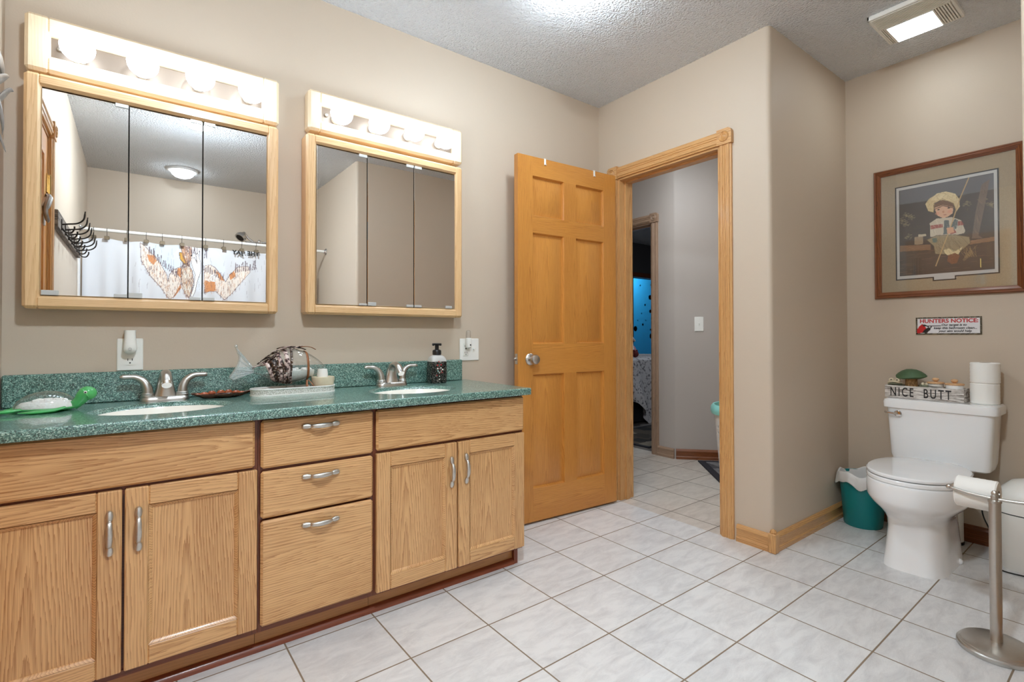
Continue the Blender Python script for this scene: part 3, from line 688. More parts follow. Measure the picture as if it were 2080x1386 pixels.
def unit(name, label, x0, x1, left_end=False, right_end=False):
    root = thing('vanity_cabinet', label, 'cabinet', ((x0+x1)/2, 2.05, 0)); e = .0006; x0 += e; x1 -= e
    mb = MB([M['oak_dark'], M['oak']])
    e1_ = 1 if right_end else 0
    mb.box((x0, FR+.019, .09), (x0+.016, YW-.002, ZCN-.032), grain=2); mb.box((x1-.016, FR+.019, .09), (x1, YW-.002, ZCN-.032), grain=2, m=e1_)
    mb.box((x0+.016, FR+.019, .09), (x1-.016, YW-.002, .106), grain=0); mb.box((x0+.016, YW-.014, .106), (x1-.016, YW-.002, ZCN-.032), grain=0)
    zt = ZCN-.0305; s_ = .02
    mb.box((x0, FR, .077), (x0+s_, FR+.019, zt), grain=2); mb.box((x1-s_, FR, .077), (x1, FR+.019, zt), grain=2)
    for a, b in ((.077, .095), (.578, .615), (.742, zt)): mb.box((x0+s_, FR, a), (x1-s_, FR+.019, b), grain=0)
    mb.box((x0+s_, FR+.006, .095), (x1-s_, FR+.0189, .742), grain=0)
    mb.build('carcass', root)
    mb = MB(M['oak_kick']); mb.box((x0, 1.842, .0), (x1-(.0 if not right_end else .012), 1.86, .0895), grain=0)
    if right_end: mb.box((x1-.02, 1.842, 0), (x1-.006, YW-.003, .0895), grain=1)
    mb.build('toe_kick', root)
    return root
c1 = unit('a', 'oak sink cabinet with two doors at the left end of the vanity', XL+.003, .3145)
slab('false_front', XL+.012, .3035, .608, .7585, c1, (3.1, .0))
d = shaker('door', XL+.012, -.0255, .098, .600, c1); pull((-.0525, YF, .4865), (0, 0, 1), d)
d = shaker('door', -.0195, .3105, .098, .600, c1); pull((.011, YF, .4855), (0, 0, 1), d)
c2 = unit('b', 'narrow oak cabinet of three drawers in the middle of the vanity', .3145, .6935)
for z0, z1, zh in ((.6, .7535, .7225), (.4405, .590, .5555), (.098, .4325, .395)):
    d = slab('drawer', .3205, .6875, z0, z1, c2); pull((.504, YF, zh), (1, 0, 0), d)
c3 = unit('c', 'oak sink cabinet with two doors at the right end of the vanity', .6935, 1.3815, right_end=True)
slab('false_front', .7, 1.3785, .604, .7525, c3)
d = shaker('door', .7005, 1.0365, .088, .5935, c3); pull((1.0085, YF, .4785), (0, 0, 1), d)
d = shaker('door', 1.0425, 1.3795, .088, .5935, c3); pull((1.077, YF, .482), (0, 0, 1), d)
mb = MB(M['shoe']); mb.sweep([(0, 0), (.02, 0), (.019, .008), (.014, .016), (.005, .021), (0, .022)], (XL+.003, 1.8415, 0), (1.356, 1.8415, 0), (0, -1, 0))
mb.box((1.356, 1.824, 0), (1.375, 1.8415, .089), grain=2)
struct(mb.build('trim_5', org=0))

# ---- counter with two oval openings, back and side splash
S1, S2 = (.078, 2.0), (.948, 2.0); RA, RB = .192, .152
def dish_ring(c, a, b, z, k=48): return [(c[0]+a*math.cos(2*PI*i/k), c[1]+b*math.sin(2*PI*i/k), z) for i in range(k)]
ct = thing('countertop', 'green speckled vanity countertop with two oval sink openings', 'countertop', (.52, 2.0, ZCN-.03))
mb = MB(M['granite'])
def plate(x0, x1, y0, y1, c=None):
    z = ZCN
    if c is None:
        mb.add([(x0, y0, z), (x1, y0, z), (x1, y1, z), (x0, y1, z)], [[0, 1, 2, 3]], 0, None, False); return
    k = 48; inner = dish_ring(c, RA, RB, z, k); outer = []
    for i in range(k):
        dx, dy = math.cos(2*PI*i/k)*RA, math.sin(2*PI*i/k)*RB
        t_ = min(((x1-c[0])/dx if dx > 1e-9 else 9e9), ((x0-c[0])/dx if dx < -1e-9 else 9e9), ((y1-c[1])/dy if dy > 1e-9 else 9e9), ((y0-c[1])/dy if dy < -1e-9 else 9e9))
        outer.append((c[0]+dx*t_, c[1]+dy*t_, z))
    for i in range(k):      # corners of the plate
        j = (i+1) % k; a, b = outer[i], outer[j]
        if abs(a[0]-b[0]) > 1e-6 and abs(a[1]-b[1]) > 1e-6:
            cx = x1 if max(a[0], b[0]) > x1-1e-5 else x0; cy = y1 if max(a[1], b[1]) > y1-1e-5 else y0
            mb.add([inner[i], a, (cx, cy, z), b, inner[j]], [[0, 1, 2, 3, 4]], 0, None, False)
        else: mb.add([inner[i], a, b, inner[j]], [[0, 1, 2, 3]], 0, None, False)
    mb.loft([dish_ring(c, RA, RB, z), dish_ring(c, RA-.003, RB-.003, z-.001), dish_ring(c, RA-.009, RB-.009, z-.006), dish_ring(c, RA-.017, RB-.016, z-.0105), dish_ring(c, RA-.0185, RB-.0175, z-.013)][::-1], 0, False)
yb = YW-.0205; rr = .006; y0 = YC+rr; x1 = XR-rr; x0 = XL+.002
plate(x0, S1[0]+.26, y0, yb, S1); plate(S1[0]+.26, S2[0]-.26, y0, yb); plate(S2[0]-.26, S2[0]+.26, y0, yb, S2); plate(S2[0]+.26, x1, y0, yb)
plate(1.3555, x1, yb, YW-.001)
# rounded front and right edge, underside
def edge(d, h): return [(x0, y0-d, ZCN+h), (x1, y0-d, ZCN+h)]+[(x1+d*math.sin(a), y0-d*math.cos(a), ZCN+h) for a in np.linspace(.2, PI/2-.2, 3)]+[(x1+d, y0, ZCN+h), (x1+d, YW-.001, ZCN+h)]
prof = [(0, 0), (rr*.5, -rr*.13), (rr*.87, -rr*.5), (rr, -rr), (rr, -.030+rr*.6), (rr*.6, -.030), (-.02, -.030)]
mb.loft([edge(d, h) for d, h in prof][::-1], 0, False, False)
mb.build('top', ct)
mb = MB(M['granite']); mb.box((XL+.003, YW-.0205, ZCN-.001), (1.3555, YW-.001, .8995), bev=.004); mb.build('backsplash', ct)
for c, lab in ((S1, 'white oval basin set in the counter below the left mirror cabinet'), (S2, 'white oval basin set in the counter below the right mirror cabinet')):
    root = thing('sink', lab, 'sink', (c[0], c[1], ZCN-.16)); mb = MB(M['sink'])
    mb.loft([dish_ring(c, a, b, ZCN+z) for a, b, z in ((RA-.012, RB-.012, -.0135), (RA-.0187, RB-.0177, -.0131), (RA-.021, RB-.020, -.018), (RA-.045, RB-.04, -.08), (RA-.075, RB-.065, -.118), (RA-.12, RB-.10, -.135), (.022, .022, -.140))][::-1], 0, False)
    mb.loft([dish_ring(c, a, b, ZCN+z) for a, b, z in ((RA-.012, RB-.012, -.0135), (RA-.018, RB-.016, -.08), (RA-.06, RB-.05, -.13), (RA-.12, RB-.10, -.148), (.022, .022, -.155))], 0, False)
    mb.build('bowl', root)
    mb = MB(M['chrome']); mb.lathe([(.001, -.1375), (.014, -.1375), (.021, -.1385), (.022, -.155)], (c[0], c[1], ZCN), 20); mb.build('drain', root)
# ---- faucets
def make_faucet(c, lab):
    root = thing('faucet', lab, 'faucet', (c[0], c[1], ZCN)); cx, cy = c; z = ZCN
    mb = MB(M['nickel'])
    mb.loft([[(x, y, z+h) for x, y, _ in stadium(cx-a, cx+a, cy, b)] for a, b, h in ((.074, .027, 0), (.074, .027, .004), (.071, .0245, .012), (.066, .021, .016))])
    mb.build('base', root)
    mb = MB(M['nickel'])        # spout: wide foot narrowing up, arching towards the basin
    path = bez([(cx, cy+.004, z+.010), (cx, cy+.006, z+.045), (cx, cy+.000, z+.078), (cx, cy-.030, z+.098), (cx, cy-.070, z+.092), (cx, cy-.098, z+.068)], 5)
    n_ = len(path); rad = [.024-.0105*min(1, i/(n_*.62)) for i in range(n_)]
    P = [Vector(p) for p in path]; rings = []
    for i, p in enumerate(P):
        t_ = (P[min(i+1, n_-1)]-P[max(i-1, 0)]).normalized(); nx = Vector((1, 0, 0)); b = t_.cross(nx)
        wx = .036-.0205*min(1., i/(n_*.60))**.8; rings.append([tuple(p+nx*math.cos(2*PI*k/16)*wx+b*math.sin(2*PI*k/16)*rad[i]) for k in range(16)])
    mb.loft(rings); mb.build('spout', root)
    mb = MB(M['chrome']); e = Vector(path[-1]); d = (Vector(path[-1])-Vector(path[-2])).normalized()
    mb.tube([tuple(e-d*.003), tuple(e+d*.010)], .0145, 16); mb.build('aerator', root)
    for sg in (-1, 1):
        hx = cx+sg*.051; mb = MB(M['nickel'])
        mb.lathe([(.0205, .012), (.0205, .020), (.018, .023), (.0195, .026), (.016, .030)], (hx, cy, z), 18)
        pp = bez([(hx, cy, z+.026), (hx+sg*.002, cy, z+.048), (hx+sg*.014, cy+.002, z+.072), (hx+sg*.036, cy+.003, z+.086), (hx+sg*.060, cy+.002, z+.088), (hx+sg*.078, cy+.0, z+.087)], 5)
        rs = np.interp(np.linspace(0, 1, len(pp)), [0, .2, .45, .7, .92, 1], [.0165, .0155, .012, .0085, .0088, .005])
        mb.tube(pp, list(rs), 12, 0, True, 1.0); mb.build('lever', root)
    return root
make_faucet((.088, 2.222), 'brushed nickel two-lever faucet behind the left sink')
make_faucet((.945, 2.218), 'brushed nickel two-lever faucet behind the right sink')

# ================================================================ MIRROR CABINETS AND LAMP BARS
def rail_frame(mb, x0, x1, z0, z1, wl, wt, wb, y0, y1, bev=.009, bottom_round=False):
    """four oak boards with softened outer edges; y0 front, y1 wall"""
    mb.box((x0, y0, z0), (x0+wl, y1, z1), grain=2, bev=bev); mb.box((x1-wl, y0, z0), (x1, y1, z1), grain=2, bev=bev)
    mb.box((x0+wl-.012, y0+.0006, z1-wt), (x1-wl+.012, y1, z1), grain=0, bev=bev); mb.box((x0+wl-.012, y0+.0006, z0), (x1-wl+.012, y1, z0+wb), grain=0, bev=bev)
def rot_about(v, c, a): dx, dy = v[0]-c[0], v[1]-c[1]; return (c[0]+dx*math.cos(a)-dy*math.sin(a), c[1]+dx*math.sin(a)+dy*math.cos(a), v[2])
def medicine(lab, x0, x1, z0, z1, divs, clip, tilt=(0, 0, 0)):
    root = thing('mirror_cabinet', lab, 'mirror cabinet', ((x0+x1)/2, YW, z0)); y0 = YW-.085
    mb = MB(M['oak_frame']); rail_frame(mb, x0, x1, z0, z1, .042, .040, .042, y0, YW-.001); mb.build('frame', root)
    xi0, xi1, zi0, zi1 = x0+.0415, x1-.0415, z0+.0415, z1-.0395
    mb = MB(M['gap']); mb.box((xi0-.004, y0+.022, zi0-.004), (xi1+.004, YW-.002, zi1+.004)); mb.build('box', root)
    ed = [xi0]+divs+[xi1]
    for i in range(3):
        a, b = ed[i]+(.0016 if i else .001), ed[i+1]-.0016
        mb = MB([M['mirror'], M['gap']]); e = .0012; y = y0+.006; zb, zt = zi0+.002, zi1-.006
        mb.add([(a, y+e, zb), (b, y+e, zb), (b, y+e, zt), (a, y+e, zt), (a+e, y, zb+e), (b-e, y, zb+e), (b-e, y, zt-e), (a+e, y, zt-e)],
               [[4, 5, 6, 7], [0, 1, 5, 4], [1, 2, 6, 5], [2, 3, 7, 6], [3, 0, 4, 7]], 0, None, False)
        mb.box((a, y+e, zb), (b, y0+.0215, zt), 1); mb.v = [rot_about(v_, (b, y0+.006), tilt[i]) for v_ in mb.v]; d = mb.build('mirror_door', root)
        for (px, wd, top, hh) in clip[i]:
            mb = MB(M['clip_metal']); zc_ = zt-.006 if top else zb+.0
            mb.box((px-wd/2, y-.0035, zc_-(.004 if top else 0)), (px+wd/2, y+.008, zc_+hh), bev=.001); mb.build('clip', d)
    return root
m1 = medicine('large three-door mirror cabinet in oak above the left sink', -.2845, .4575, 1.1135, 1.8685, [-.0205, .198],
     [[(-.040, .036, True, .009), (-.219, .042, False, .016), (-.040, .036, False, .012)], [(.0, .038, False, .018), (.176, .036, True, .009), (.176, .036, False, .011)], [(.219, .036, True, .009), (.219, .036, False, .011)]])
m2 = medicine('three-door mirror cabinet in oak above the right sink', .5635, 1.318, 1.1155, 1.8775, [.8255, 1.053],
     [[(.806, .036, True, .009), (.806, .036, False, .009)], [(.848, .038, False, .016), (1.032, .036, True, .009), (1.032, .036, False, .011)], [(1.074, .036, True, .009), (1.074, .036, False, .011), (1.24, .036, False, .013)]], (math.radians(.5), 0, 0))
def lamp_bar(lab, x0, x1, z0, z1, rx0, rx1, rz0, rz1, bulbs, by):
    root = thing('vanity_light', lab, 'wall lamp', ((x0+x1)/2, YW, z0)); y0 = YW-.07
    mb = MB(M['oak_bulb_lit']); rail_frame(mb, x0, x1, z0, z1, rx0-x0, z1-rz1, rz0-z0, y0, YW-.001, .010); mb.build('oak_frame', root)
    mb = MB([M['plate_brown'], M['nickel']]); mb.box((rx0-.005, y0+.022, rz0-.005), (rx1+.005, YW-.002, rz1+.005))
    for px in (rx0+.022, rx1-.022): mb.lathe([(.001, -.012), (.006, -.011), (.008, -.006), (.005, 0)], (px, y0+.022, (rz0+rz1)/2), 10, 1, 'y')
    mb.build('backplate', root)
    for bx, bz in bulbs:
        mb = MB(M['white_plastic']); mb.lathe([(.001, -.030), (.021, -.030), (.0215, -.026), (.0215, 0)], (bx, y0+.022, bz), 18, 0, 'y'); mb.build('socket', root)
        mb = MB(M['bulb']); r_ = .046; yc_ = y0+.022-.030-.012-r_+.008
        mb.lathe([(.013, .052), (.0135, .046)]+[(r_*math.cos(a), r_*math.sin(a)) for a in np.linspace(1.22, -PI/2+.02, 14)], (bx, yc_, bz), 20, 0, 'y'); mb.build('bulb', root)
    return root
yp = (YW-.14)/(YW-.12)
lamp_bar('oak lamp bar of four lit globe bulbs over the left mirror', -.286, .462, 1.882, 2.0665, -.224, .411, 1.9375, 2.0055, [(-.1535, 1.9615), (.0165, 1.9645), (.1845, 1.9685), (.3525, 1.9695)], .14)
lamp_bar('oak lamp bar of four lit globe bulbs over the right mirror', .5755, 1.3275, 1.899, 2.073, .631, 1.2745, 1.947, 2.0145, [(.6955, 1.9725), (.8625, 1.9735), (1.0335, 1.9805), (1.1975, 1.9805)], .14)

# ================================================================ OUTLETS, NIGHT LIGHTS, SWITCH
def slot_plate(x0, x1, z0, z1, F_=None):
    mb = MB(M['white_plastic']); mb.T = F_
    mb.box((x0, -.006, z0), (x1, 0, z1), bev=.0035); return mb
def receptacle(parent, cx, cz, T):
    mb = MB([M['white_plastic'], M['ink']]); mb.T = T
    mb.prism([(a*.0165, b) for a, b in [(-1, -.011), (-.6, -.0145), (.6, -.0145), (1, -.011), (1, .011), (.6, .0145), (-.6, .0145), (-1, .011)]], 0.006, .0078, 0, Matrix.Translation((cx, 0, cz)) @ Matrix.Rotation(PI/2, 4, 'X'))
    for dx in (-.0062, .0062): mb.box((cx+dx-.001, -.0082, cz+.001), (cx+dx+.001, -.0076, cz+.009), 1)
    mb.lathe([(.0005, -.0082), (.0026, -.0082), (.0026, -.0076)], (cx, 0, cz-.0065), 10, 1, 'y'); mb.build('receptacle', parent)
TW = Matrix.Translation((0, YW, 0))
ox = -.0135; root = thing('outlet', 'white wall outlet behind the left faucet, under a night light', 'outlet', (ox, YW, .9005))
slot_plate(ox-.0375, ox+.0375, .9005, 1.016, TW).build('cover_plate', root); receptacle(root, ox, .935, TW); receptacle(root, ox, .979, TW)
root = thing('night_light', 'white plug-in night light above the left sink', 'night light', (ox, YW-.03, .965)); mb = MB(M['white_plastic'])
z0 = .962
sh = [(.006, .004, z0-.002), (.014, .012, z0+.003), (.0205, .019, z0+.016), (.0185, .019, z0+.034), (.0165, .018, z0+.055), (.0165, .018, z0+.076), (.0172, .0185, z0+.083)]
mb.loft([superel(ox, YW-.028, a, b, 3., 24, z) for a, b, z in sh]); mb.box((ox-.014, YW-.016, z0+.006), (ox+.014, YW-.0085, z0+.04)); mb.build('shade', root)
mb = MB(M['steel_grey']); mb.lathe([(.0005, -.0008), (.0048, -.0008), (.0054, .0)], (ox, YW-.047, z0+.017), 14, 0, 'y'); mb.build('light_sensor', root)
x0, x1 = 1.348, 1.466; root = thing('outlet', 'white double plate with outlet and switch by the oak door', 'outlet', (1.407, YW, .892))
slot_plate(x0, x1, .892, 1.0085, TW).build('cover_plate', root)
gx = x0+.035; mb = MB([M['white_plastic'], M['ink']]); mb.T = TW; mb.box((gx-.0165, -.009, .917), (gx+.0165, -.006, .984), bev=.001)
for zz in (.931, .965):
    for dx in (-.006, .006): mb.box((gx+dx-.001, -.0094, zz), (gx+dx+.001, -.0088, zz+.008), 1)
    mb.box((gx-.002, -.0094, zz-.008), (gx+.002, -.0088, zz-.004), 1)
mb.box((gx-.005, -.0105, .9525), (gx+.005, -.009, .9565), 1); mb.box((gx-.005, -.0105, .9465), (gx+.005, -.009, .9505), 0); mb.build('receptacle', root)
gx2 = x1-.035; mb = MB(M['white_plastic']); mb.T = TW; mb.box((gx2-.006, -.0075, .939), (gx2+.006, -.006, .962)); mb.box((gx2-.0035, -.017, .951), (gx2+.0035, -.006, .959), bev=.001); mb.build('toggle', root)
root = thing('night_light', 'clear plug-in night light above the double outlet plate', 'night light', (1.383, YW-.03, .95)); gx += .006
mb = MB(M['white_plastic']); mb.loft([superel(gx, YW-.024, a, b, 2.6, 20, z) for a, b, z in ((.006, .006, .957), (.013, .013, .962), (.016, .0145, .974), (.0165, .0145, .990), (.016, .014, 1.008), (.015, .013, 1.012))]); mb.build('body', root)
mb = MB(M['clear']); mb.loft([superel(gx, YW-.024, a, b, 2.6, 20, z) for a, b, z in ((.0125, .010, 1.0125), (.0125, .010, 1.042), (.010, .008, 1.050), (.004, .003, 1.052))]); mb.build('shade', root)
mb = MB(M['ink']); mb.lathe([(.0005, -.0006), (.0036, -.0006), (.0042, 0)], (gx+.004, YW-.0384, .975), 12, 0, 'y'); mb.build('light_sensor', root)
hp = Vector((3.678, 2.394, 1.1155)); hd = Vector((.685, -.728, 0)).normalized()
hd = (Vector((4.34, 1.72, 0))-Vector((HX+.01, 2.545, 0))).normalized(); hn = Vector((hd.y, -hd.x, 0)); hn = hn if hn.x < 0 else -hn
b0 = Vector((HX+.01, 2.545, 0)); hp = b0+hd*((hp-b0).dot(hd)); hp.z = 1.1155
TS_ = Matrix(((hd.x, -hn.x, 0, hp.x), (hd.y, -hn.y, 0, hp.y), (0, 0, 1, hp.z), (0, 0, 0, 1)))
root = thing('light_switch', 'white light switch on the hallway wall', 'light switch', tuple(hp)); slot_plate(-.036, .036, -.06, .06, TS_).build('cover_plate', root)
mb = MB(M['white_plastic']); mb.T = TS_; mb.box((-.006, -.008, -.013), (.006, -.006, .013)); mb.box((-.0035, -.018, .0), (.0035, -.006, .009), bev=.001); mb.build('toggle', root)
# ================================================================ ON THE COUNTER
Z = ZCN
# --- glass sea turtle with a sand-filled shell
tc = (-.215, 2.125); root = thing('turtle_figurine', 'green glass turtle figurine with a clear sand-filled shell on the counter', 'turtle', (tc[0], tc[1], Z))
mb = MB(M['clear']); mb.lathe([(.075, .013), (.0745, .02), (.066, .036), (.048, .051), (.025, .0595), (.001, .062)], (tc[0], tc[1], Z), 28, sy=.72); mb.build('shell', root)
mb = MB(M['sand']); mb.lathe([(.001, .0125), (.070, .0125), (.068, .020), (.058, .029), (.03, .034), (.001, .036)], (tc[0], tc[1], Z), 24, sy=.70)
for k in range(14):
    a = RNG.rand()*6.28; q = RNG.rand()**.5*.045; mb.sphere((tc[0]+q*math.cos(a), tc[1]+q*.7*math.sin(a), Z+.034), .0045+.004*RNG.rand(), 8, 0, (1.3, 1, .8))
mb.build('sand', root)
mb = MB(M['green_glass']); mb.lathe([(.001, .0005), (.05, .0005), (.073, .006), (.077, .011), (.074, .0125), (.001, .0122)], (tc[0], tc[1], Z), 28, sy=.74); mb.build('body', root)
mb = MB([M['green_glass'], M['white_plastic'], M['ink']])
hp_ = bez([(tc[0]+.062, tc[1]-.01, Z+.012), (tc[0]+.078, tc[1]-.012, Z+.028), (tc[0]+.088, tc[1]-.014, Z+.045), (tc[0]+.098, tc[1]-.014, Z+.052)], 4)
mb.tube(hp_, list(np.interp(np.linspace(0, 1, len(hp_)), [0, .5, .85, 1], [.014, .018, .021, .017])), 14)
mb.sphere((tc[0]+.096, tc[1]-.014, Z+.0495), .0225, 14, 0, (1.1, .85, 1))
for sg in (-1, 1):
    mb.sphere((tc[0]+.092, tc[1]-.014+sg*.0168, Z+.054), .0050, 10, 1); mb.sphere((tc[0]+.0925, tc[1]-.014+sg*.0205, Z+.0542), .0026, 8, 2)
mb.build('head', root)
for pts, rs in (([(-.055, -.03, .011), (-.085, -.045, .010), (-.112, -.045, .009), (-.132, -.035, .008)], [.012, .014, .011, .003]),
                ([(.045, -.045, .013), (.02, -.062, .008), (-.02, -.07, .006), (-.055, -.066, .006)], [.008, .013, .012, .003]),
                ([(.045, .045, .013), (.02, .066, .008), (-.02, .074, .006), (-.05, .07, .006)], [.008, .012, .012, .003]),
                ([(-.055, .03, .011), (-.08, .045, .008), (-.1, .05, .006)], [.010, .011, .003])):
    mb = MB(M['green_glass']); p = bez([(tc[0]+x, tc[1]+y, Z+z) for x, y, z in pts], 4)
    mb.tube(p, list(np.interp(np.linspace(0, 1, len(p)), np.linspace(0, 1, len(rs)), rs)), 12, 0, True, .42, (0, 0, 1)); mb.build('flipper', root)
# --- leaf-shaped dish
dc = (.257, 2.195); root = thing('leaf_dish', 'dark red leaf-shaped dish with orange lobes beside the left faucet', 'dish', (dc[0], dc[1], Z))
def leaf(sc, z, lift, k=48):
    o = []
    for i in range(k):
        a = 2*PI*i/k; rr = (1+.16*math.cos(5*a)+.07*math.cos(11*a))*sc
        o.append((dc[0]+.093*rr*math.cos(a), dc[1]+.046*rr*math.sin(a), Z+z+lift*(.5+.5*math.cos(5*a))*abs(math.cos(a))))
    return o
mb = MB(M['red_dish']); mb.loft([leaf(.45, .0, 0), leaf(.62, .002, 0), leaf(.98, .013, .006), leaf(1.0, .0155, .006), leaf(.95, .0155, .005), leaf(.6, .006, 0), leaf(.2, .005, 0)]); mb.build('bowl', root)
mb = MB(M['orange_dish'])
for k, (dx, dy, h) in enumerate([(-.05, .020, .0215), (-.025, .031, .024), (.005, .034, .0245), (.03, .03, .025), (.055, .022, .022), (.072, .010, .019), (-.072, .010, .019)]):
    mb.loft([[(dc[0]+dx+x, dc[1]+dy+y*.35, Z+z) for x, y in [(s_*math.cos(a), s_*math.sin(a)) for a in np.linspace(0, 2*PI, 13)[:-1]]] for s_, z in ((.014, .013), (.012, h-.005), (.007, h-.001), (.001, h))])
mb.build('lobes', root)
# --- white oval tray
yt_ = 2.165; tx0, tx1 = .350, .668
root = thing('tray', 'long white oval fretwork tray in the middle of the counter', 'tray', (.509, yt_, Z))
mb = MB([M['white_plastic'], M['fret']])
def st(e, z): return [(x, y, Z+z) for x, y, _ in stadium(tx0+e, tx1-e, yt_, .052-e, 12)]
mb.loft([st(0, 0), st(0, .005)], 0); mb.loft([st(.0015, .005), st(.0015, .024)], 1, False); mb.loft([st(0, .023), st(-.001, .0255), st(0, .028), st(.004, .028), st(.0045, .010), st(.0046, .005)], 0, False)
mb.loft([st(.0045, .005), st(.05, .005)], 0, False); mb.build('rim', root)
# --- oyster shell on the tray
sc_ = (.398, yt_-.012); mb = MB(M['shell']); rings = []
for s_, z in ((.1, .0165), (.5, .0125), (.85, .0145), (1.0, .020), (1.0, .0215), (.8, .0175), (.1, .0195)):
    rings.append([(sc_[0]+.042*s_*(1+.12*math.cos(3*a+1))*math.cos(a), sc_[1]+.026*s_*(1+.1*math.cos(4*a))*math.sin(a), Z-.0065+z+s_*.0035*math.sin(5*a+.6)+.008*s_) for a in np.linspace(0, 2*PI, 29)[:-1]])
mb.loft(rings); tag(mb.build('oyster_shell'), 'small ruffled grey shell at the left end of the white tray', 'shell')
# --- glass fish wrapped in ribbons, sand inside
fy = yt_+.02; root = thing('glass_fish', 'clear glass fish wrapped in animal-print ribbons standing on the white tray', 'fish ornament', (.47, fy, Z+.005))
def fr_(x, zc_, hz, hy, k=24): return [(x, fy+hy*math.cos(2*PI*i/k), zc_+hz*math.sin(2*PI*i/k)) for i in range(k)]
BODY = [(.362, .893, .013, .009), (.385, .892, .020, .014), (.41, .893, .034, .024), (.44, .897, .052, .036), (.475, .903, .067, .044), (.51, .905, .070, .046), (.55, .903, .060, .041), (.58, .900, .046, .033), (.605, .897, .031, .023), (.622, .895, .017, .013), (.630, .894, .007, .006)]
mb = MB(M['clear']); mb.loft([fr_(*b) for b in BODY]); mb.sphere((.633, fy, .894), .007, 12); mb.build('body', root)
mb = MB(M['clear']); mb.lathe([(.03, 0), (.032, .004), (.02, .012), (.016, .026), (.022, .034)], (.50, fy, Z+.005), 20); mb.build('foot', root)
mb = MB(M['sand'])
lev = [(.452, .02), (.475, .038), (.51, .043), (.55, .038), (.585, .024)]
rr_ = []
for x, top in lev:
    b = [np.interp(x, [q[0] for q in BODY], [q[j] for q in BODY]) for j in (1, 2, 3)]
    a0 = -PI*.5; ring = []
    for i in range(20):
        a = 2*PI*i/20; zz = math.sin(a)*.93; zz = min(zz, -.30)
        c_ = math.copysign(math.sqrt(max(1-zz*zz, 0))*.93, math.cos(a)) if abs(math.cos(a)) > math.sqrt(max(1-zz*zz, 0)) else math.cos(a)*.93
        ring.append((x, fy+b[2]*c_, b[0]+b[1]*zz+.002*math.sin(9*x*100+a*3)))
    rr_.append(ring)
mb.loft(rr_)
for k in range(12): mb.sphere((.47+.1*RNG.rand(), fy+(RNG.rand()-.5)*.05, .885+.006*RNG.rand()), .006+.004*RNG.rand(), 8, 0, (1.3, 1, .7))
mb.build('sand', root)
mb = MB(M['rib_glass']); k = 9                       # ribbed tail fan
F0 = Vector((.366, fy, .893)); rim = bez([(.306, fy, .984), (.311, fy, .966), (.318, fy, .945), (.313, fy, .915), (.297, fy, .885), (.287, fy, .868), (.300, fy, .857)], 4)
top = []; bot = []
for i, p in enumerate(rim):
    v = (i/(len(rim)-1)-.4)*.018; top.append((F0.x, fy-.006+.0018*math.cos(i*2.1), F0.z-v)); bot.append((F0.x, fy+.006, F0.z-v))
mid = [tuple((Vector(a)+Vector(b))/2+Vector((0, -.004-.0025*math.cos(i*2.1), 0))) for i, (a, b) in enumerate(zip(rim, top))]
midb = [(a[0], fy+.005, a[2]) for a in mid]; rimf = [(p[0], fy-.0035, p[2]) for p in rim]; rimb = [(p[0], fy+.0035, p[2]) for p in rim]
mb.loft([top, mid, rimf, rimb, midb, bot], 0, False, False); mb.sphere((.306, fy, .986), .0065, 10); mb.tube([p for p in rim], .0042, 8)
for i in (2, 6, 10, 14, 18, 22): mb.tube([top[i], mid[i], rim[i]], [.003, .0032, .002], 8)
mb.build('tail', root)
def band(x0, x1, wd, mat, a0=-PI*.62, a1=PI*.62, tilt=0., off=.0025, name='ribbon'):
    """a strip around the near side and the back of the fish, from x0 at the top to x1 at the bottom"""
    mb = MB(M[mat]); ra = []; rb = []
    for i in range(17):
        u = i/16; a = PI*.5+.35-(PI+.5)*u; x = x0+(x1-x0)*u
        q = []
        for dx in (-wd/2, wd/2):
            b = [np.interp(x+dx, [q_[0] for q_ in BODY], [q_[j] for q_ in BODY]) for j in (1, 2, 3)]
            q.append((x+dx, fy+(b[2]+off)*-abs(math.cos(a))*(1 if a < PI/2 else -1), b[0]+(b[1]+off)*math.sin(a)))
        ra.append(q[0]); rb.append(q[1])
    mb.loft([ra, rb], 0, False, False); o = mb.build(name, root); md = o.modifiers.new('thick', 'SOLIDIFY'); md.thickness = .0012; return o
band(.405, .465, .030, 'ribbon_dark'); band(.425, .490, .022, 'ribbon_dark'); band(.447, .462, .012, 'ribbon_pale'); band(.478, .470, .012, 'ribbon_pale')
band(.500, .486, .009, 'ribbon_dark'); band(.555, .562, .009, 'ribbon_brown'); band(.39, .44, .014, 'ribbon_pale'); band(.465, .5, .014, 'ribbon_pale')
mb = MB(M['ribbon_dark'])                          # bows and ends along the back
for x, z, l, ang in ((.40, .928, .05, .55), (.425, .947, .055, .5), (.45, .963, .05, .35), (.475, .976, .055, .1), (.505, .977, .05, -.1), (.53, .972, .05, -.15)):
    c, s_ = math.cos(ang), math.sin(ang)
    mb = MB(M['ribbon_dark']); mb.tube(bez([(x-l/2*c, fy-.008, z-l/2*s_), (x-l*.2*c, fy-.016, z-l*.15*s_+.004), (x+l*.2*c, fy-.012, z+l*.2*s_+.003), (x+l/2*c, fy-.004, z+l/2*s_)], 4), .006, 8, 0, True, .35, (0, 0, 1)); mb.build('bow', root)
mb = MB(M['ribbon_pale'])
for x, z, l, ang in ((.43, .938, .05, .7), (.46, .969, .06, .25), (.49, .979, .05, .05), (.38, .905, .04, .2), (.515, .975, .05, .3)):
    c, s_ = math.cos(ang), math.sin(ang)
    mb = MB(M['ribbon_pale']); mb.tube(bez([(x-l/2*c, fy-.014, z-l/2*s_), (x, fy-.022, z+.003), (x+l/2*c, fy-.012, z+l/2*s_)], 5), .006, 8, 0, True, .35, (0, 0, 1)); mb.build('bow', root)
mb = MB(M['ribbon_brown'])
